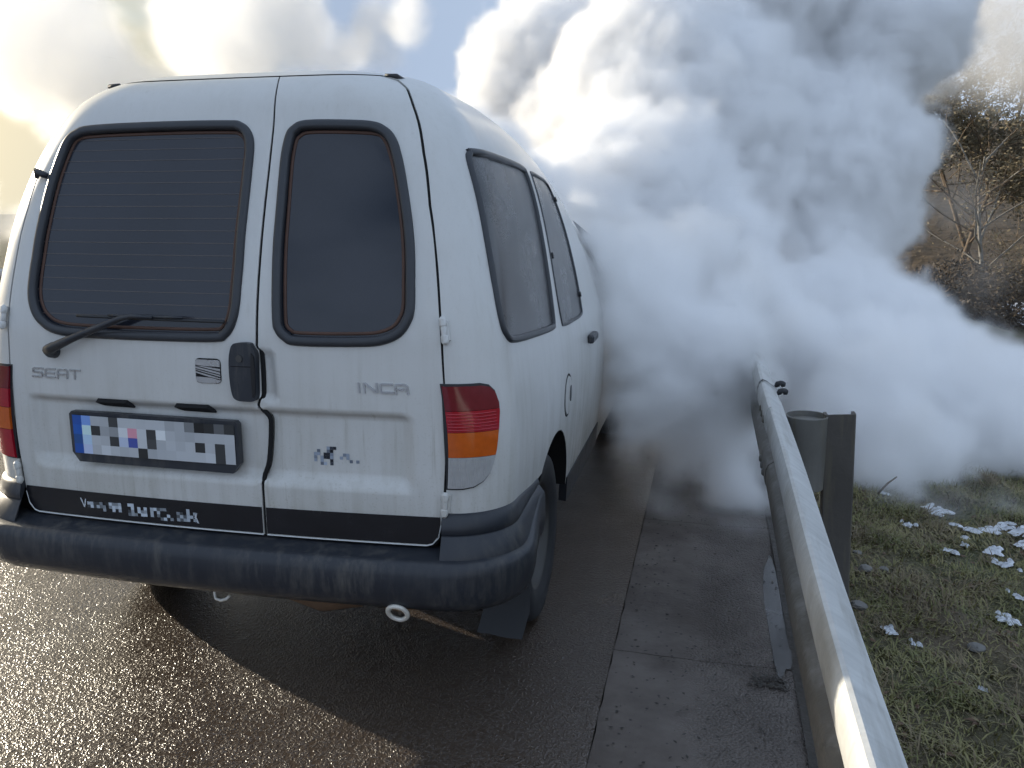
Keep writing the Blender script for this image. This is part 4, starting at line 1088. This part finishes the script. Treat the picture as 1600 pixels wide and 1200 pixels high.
# ------------------------------------------------------------------ steam: lumps of vapour joined into a cloud, edges broken up by noise
def steam(name, puffs, vox, dens, edge, nscale, namp, blend, aniso=.0, zmin=-.6, warp=None, fine=1.1):
    lo = [min(c[i]-c[3]*1.15 for c in puffs)-.2 for i in range(3)]; hi = [max(c[i]+c[3]*1.15 for c in puffs)+.2 for i in range(3)]
    lo[2] = max(lo[2], zmin)
    me = bpy.data.meshes.new(name); ob = bpy.data.objects.new(name, me); COL.objects.link(ob); tag(ob, kind='stuff')
    mat = bpy.data.materials.new(name); mat.use_nodes = True; t = mat.node_tree; t.nodes.clear()
    o = t.nodes.new('ShaderNodeOutputMaterial'); pv = t.nodes.new('ShaderNodeVolumePrincipled')
    pv.inputs['Density'].default_value = 1.; pv.inputs['Color'].default_value = (.998, .998, .999, 1); pv.inputs['Anisotropy'].default_value = aniso
    t.links.new(pv.outputs[0], o.inputs['Volume'])
    me.materials.append(mat)
    g = bpy.data.node_groups.new(name, 'GeometryNodeTree'); g.interface.new_socket('Geometry', in_out='OUTPUT', socket_type='NodeSocketGeometry')
    N, L = g.nodes, g.links; q = NB(g)
    out = N.new('NodeGroupOutput'); vc = N.new('GeometryNodeVolumeCube'); sm = N.new('GeometryNodeSetMaterial'); pos = N.new('GeometryNodeInputPosition').outputs[0]
    nz = q.noise(pos, nscale*.45, 3, .55, 'Color')
    s = N.new('ShaderNodeVectorMath'); s.operation = 'SUBTRACT'; L.new(nz, s.inputs[0]); s.inputs[1].default_value = (.5, .5, .5)
    m = N.new('ShaderNodeVectorMath'); m.operation = 'MULTIPLY_ADD'; L.new(s.outputs[0], m.inputs[0]); m.inputs[1].default_value = ((warp or namp)*2.2,)*3; L.new(pos, m.inputs[2])
    cur = None
    for c in puffs:
        dn = N.new('ShaderNodeVectorMath'); dn.operation = 'DISTANCE'; L.new(m.outputs[0], dn.inputs[0]); dn.inputs[1].default_value = tuple(c[:3])
        sd = q.math('SUBTRACT', float(c[3]), dn.outputs['Value'])
        cur = sd if cur is None else q.math('SMOOTH_MAX', cur, sd, blend)
    vo = N.new('ShaderNodeTexVoronoi'); vo.feature = 'F1'; vo.normalize = True
    for k, x in (('Scale', nscale), ('Detail', 3.2), ('Roughness', .58), ('Lacunarity', 2.15)): vo.inputs[k].default_value = x
    L.new(m.outputs[0], vo.inputs['Vector'])
    f = q.math('ADD', cur, q.math('MULTIPLY_ADD', vo.outputs['Distance'], -namp*2.4, namp*.85))
    f = q.math('ADD', f, q.math('MULTIPLY_ADD', q.noise(m.outputs[0], nscale*2.6, 5, .68), namp*fine, -namp*fine*.5))
    f = q.math('MULTIPLY', f, 1/edge, clamp=True)
    f = q.math('MULTIPLY', q.math('POWER', f, 1.8), dens)
    L.new(f, vc.inputs['Density']); vc.inputs['Min'].default_value = lo; vc.inputs['Max'].default_value = hi
    for k, a, b in zip('XYZ', lo, hi): vc.inputs['Resolution '+k].default_value = max(4, int((b-a)/vox))
    sm.inputs['Material'].default_value = mat
    L.new(vc.outputs[0], sm.inputs[0]); L.new(sm.outputs[0], out.inputs[0])
    md = ob.modifiers.new('vapour', 'NODES'); md.node_group = g
    return ob
# x, y, z, radius in metres
NEAR = [(0.89, 1.83, 1.05, 0.09), (0.91, 1.78, 0.87, 0.09), (0.86, 1.96, 1.2, 0.11), (1.57, 2, 0.7, 0.09), (1.57, 2.05, 0.61, 0.09), (1.54, 2.24, 0.79, 0.14), (0.76, 2.48, 1.29, 0.15), (0.68, 2.8, 1.4, 0.14), (0.98, 1.89, 0.74, 0.16), (0.93, 1.97, 0.93, 0.15), (0.93, 2.11, 1.1, 0.17), (1, 1.86, 0.53, 0.13), (1.03, 1.83, 0.39, 0.09), (0.88, 2.34, 1.25, 0.18), (1.5, 2.09, 0.11, 0.2), (1.41, 2.13, 0.14, 0.16), (1.41, 2.23, 0.37, 0.28), (1.31, 2.37, 0.67, 0.37), (1.46, 2.56, 0.91, 0.25), (1.1, 2.09, 0.52, 0.28), (1.06, 2.19, 0.82, 0.28), (1.09, 2.5, 1.04, 0.3), (1.23, 2.17, 0.25, 0.2), (1.05, 2.08, 0.29, 0.13), (0.96, 2.08, 0.64, 0.16), (0.94, 2.24, 0.94, 0.17), (1.58, 2.42, 0.57, 0.17), (1.6, 2.38, 0.38, 0.13), (0.78, 2.56, 1.17, 0.16), (1.59, 2.3, 0.24, 0.12), (0.94, 2.7, 1.16, 0.24), (1.21, 3.07, 1.15, 0.31)]
BIG = [(-0.42, 3.65, 1.68, 0.41), (-0.04, 3.91, 1.54, 0.44), (0.23, 4.16, 1.41, 0.39), (1.65, 3.84, 0.82, 0.38), (-0.19, 7.23, 2.58, 1.06), (-0.56, 7.06, 2.16, 0.83), (0.22, 6.68, 1.96, 1), (0.91, 6.35, 2.16, 1.24), (0.74, 5.09, 1.3, 0.93), (0.61, 4.47, 0.98, 0.58), (1.31, 4.77, 1.12, 0.58), (2.1, 7.06, 1.71, 1.22), (2.29, 6.41, 0.88, 0.74), (2.2, 5.2, 0.18, 0.93), (1.46, 7.78, 3.42, 1.53), (2.75, 8.08, 3.42, 1.06), (-0.41, 7.3, 3.17, 0.47), (2.73, 3.82, 0.02, 0.7), (3.27, 3.69, -0.21, 0.64), (2.3, 3.3, 0.01, 0.54), (1.96, 4.07, 0.05, 0.62), (2.37, 4.74, 0.32, 0.67), (3.35, 4.35, -0.17, 0.55), (1.82, 3.71, 0.47, 0.41), (2.46, 3, -0.13, 0.25), (2.81, 7.17, 3, 0.67), (1.7, 5.98, 1.51, 0.5)]  # leading puffs, unseen behind the van, are added to shade the near billow
FAR = [(-6.34, 20.15, 6.21, 0.75), (-7.81, 19.69, 5.57, 0.81), (-18.29, 18.48, 1.2, 0.8), (-18.8, 20.43, 1.09, 0.58), (-20.71, 20.19, 2.04, 1.15), (-15.9, 17.9, 5.92, 2.44), (-13.8, 18.15, 4.8, 1.38), (-11.88, 19.9, 6.11, 1.7), (-12.51, 18.35, 4.31, 0.97), (-9.42, 19.42, 6.06, 1.22), (-8.27, 19.48, 5.1, 0.73), (-6.82, 18.95, 5.99, 0.78), (-6.7, 18.78, 5, 0.62), (-10.32, 18.98, 4.95, 0.97), (-15.77, 18.61, 4.12, 1.02)]
VEIL = [(5.29, 13.48, 1.39, 0.62), (5.02, 11.13, 0.44, 0.62)]
CANOPY = [(3.92, 11.62, 4.09, 1.33), (4.69, 11.83, 4.26, 1.33), (5.73, 12.05, 4.17, 1.51), (3.51, 11.42, 3.57, 1.06)]
SKIRT = [(1.18, 1.96, 0.08, 0.19), (1.54, 1.82, 0.01, 0.15), (0.97, 2.14, 0.16, 0.16), (1.37, 1.89, 0.02, 0.13), (2.27, 2.54, -0.1, 0.23), (2.54, 2.49, -0.15, 0.23), (2.83, 2.45, -0.18, 0.25), (2.11, 2.72, -0.06, 0.21), (0.85, 2.02, 0.46, 0.11), (0.85, 1.86, 0.74, 0.1)]
steam('steam_cloud', BIG, .045, 24.0, .22, 1.7, .30, .10, fine=2.0)
steam('steam_billow', NEAR, .028, 34.0, .18, 3.0, .13, .08, zmin=-.05, fine=2.1)
steam('steam_skirt', SKIRT, .035, 2.2, .20, 2.6, .17, .10, zmin=-.25, fine=2.2)
steam('steam_plume', FAR, .12, .9, .45, .60, .75, .25, aniso=.5, zmin=0, fine=1.5)
steam('steam_canopy', CANOPY, .14, 1.1, .7, .6, .5, .3, zmin=0, fine=1.4)
steam('steam_wisp', VEIL, .15, .60, .9, .6, .5, .3, zmin=-3)
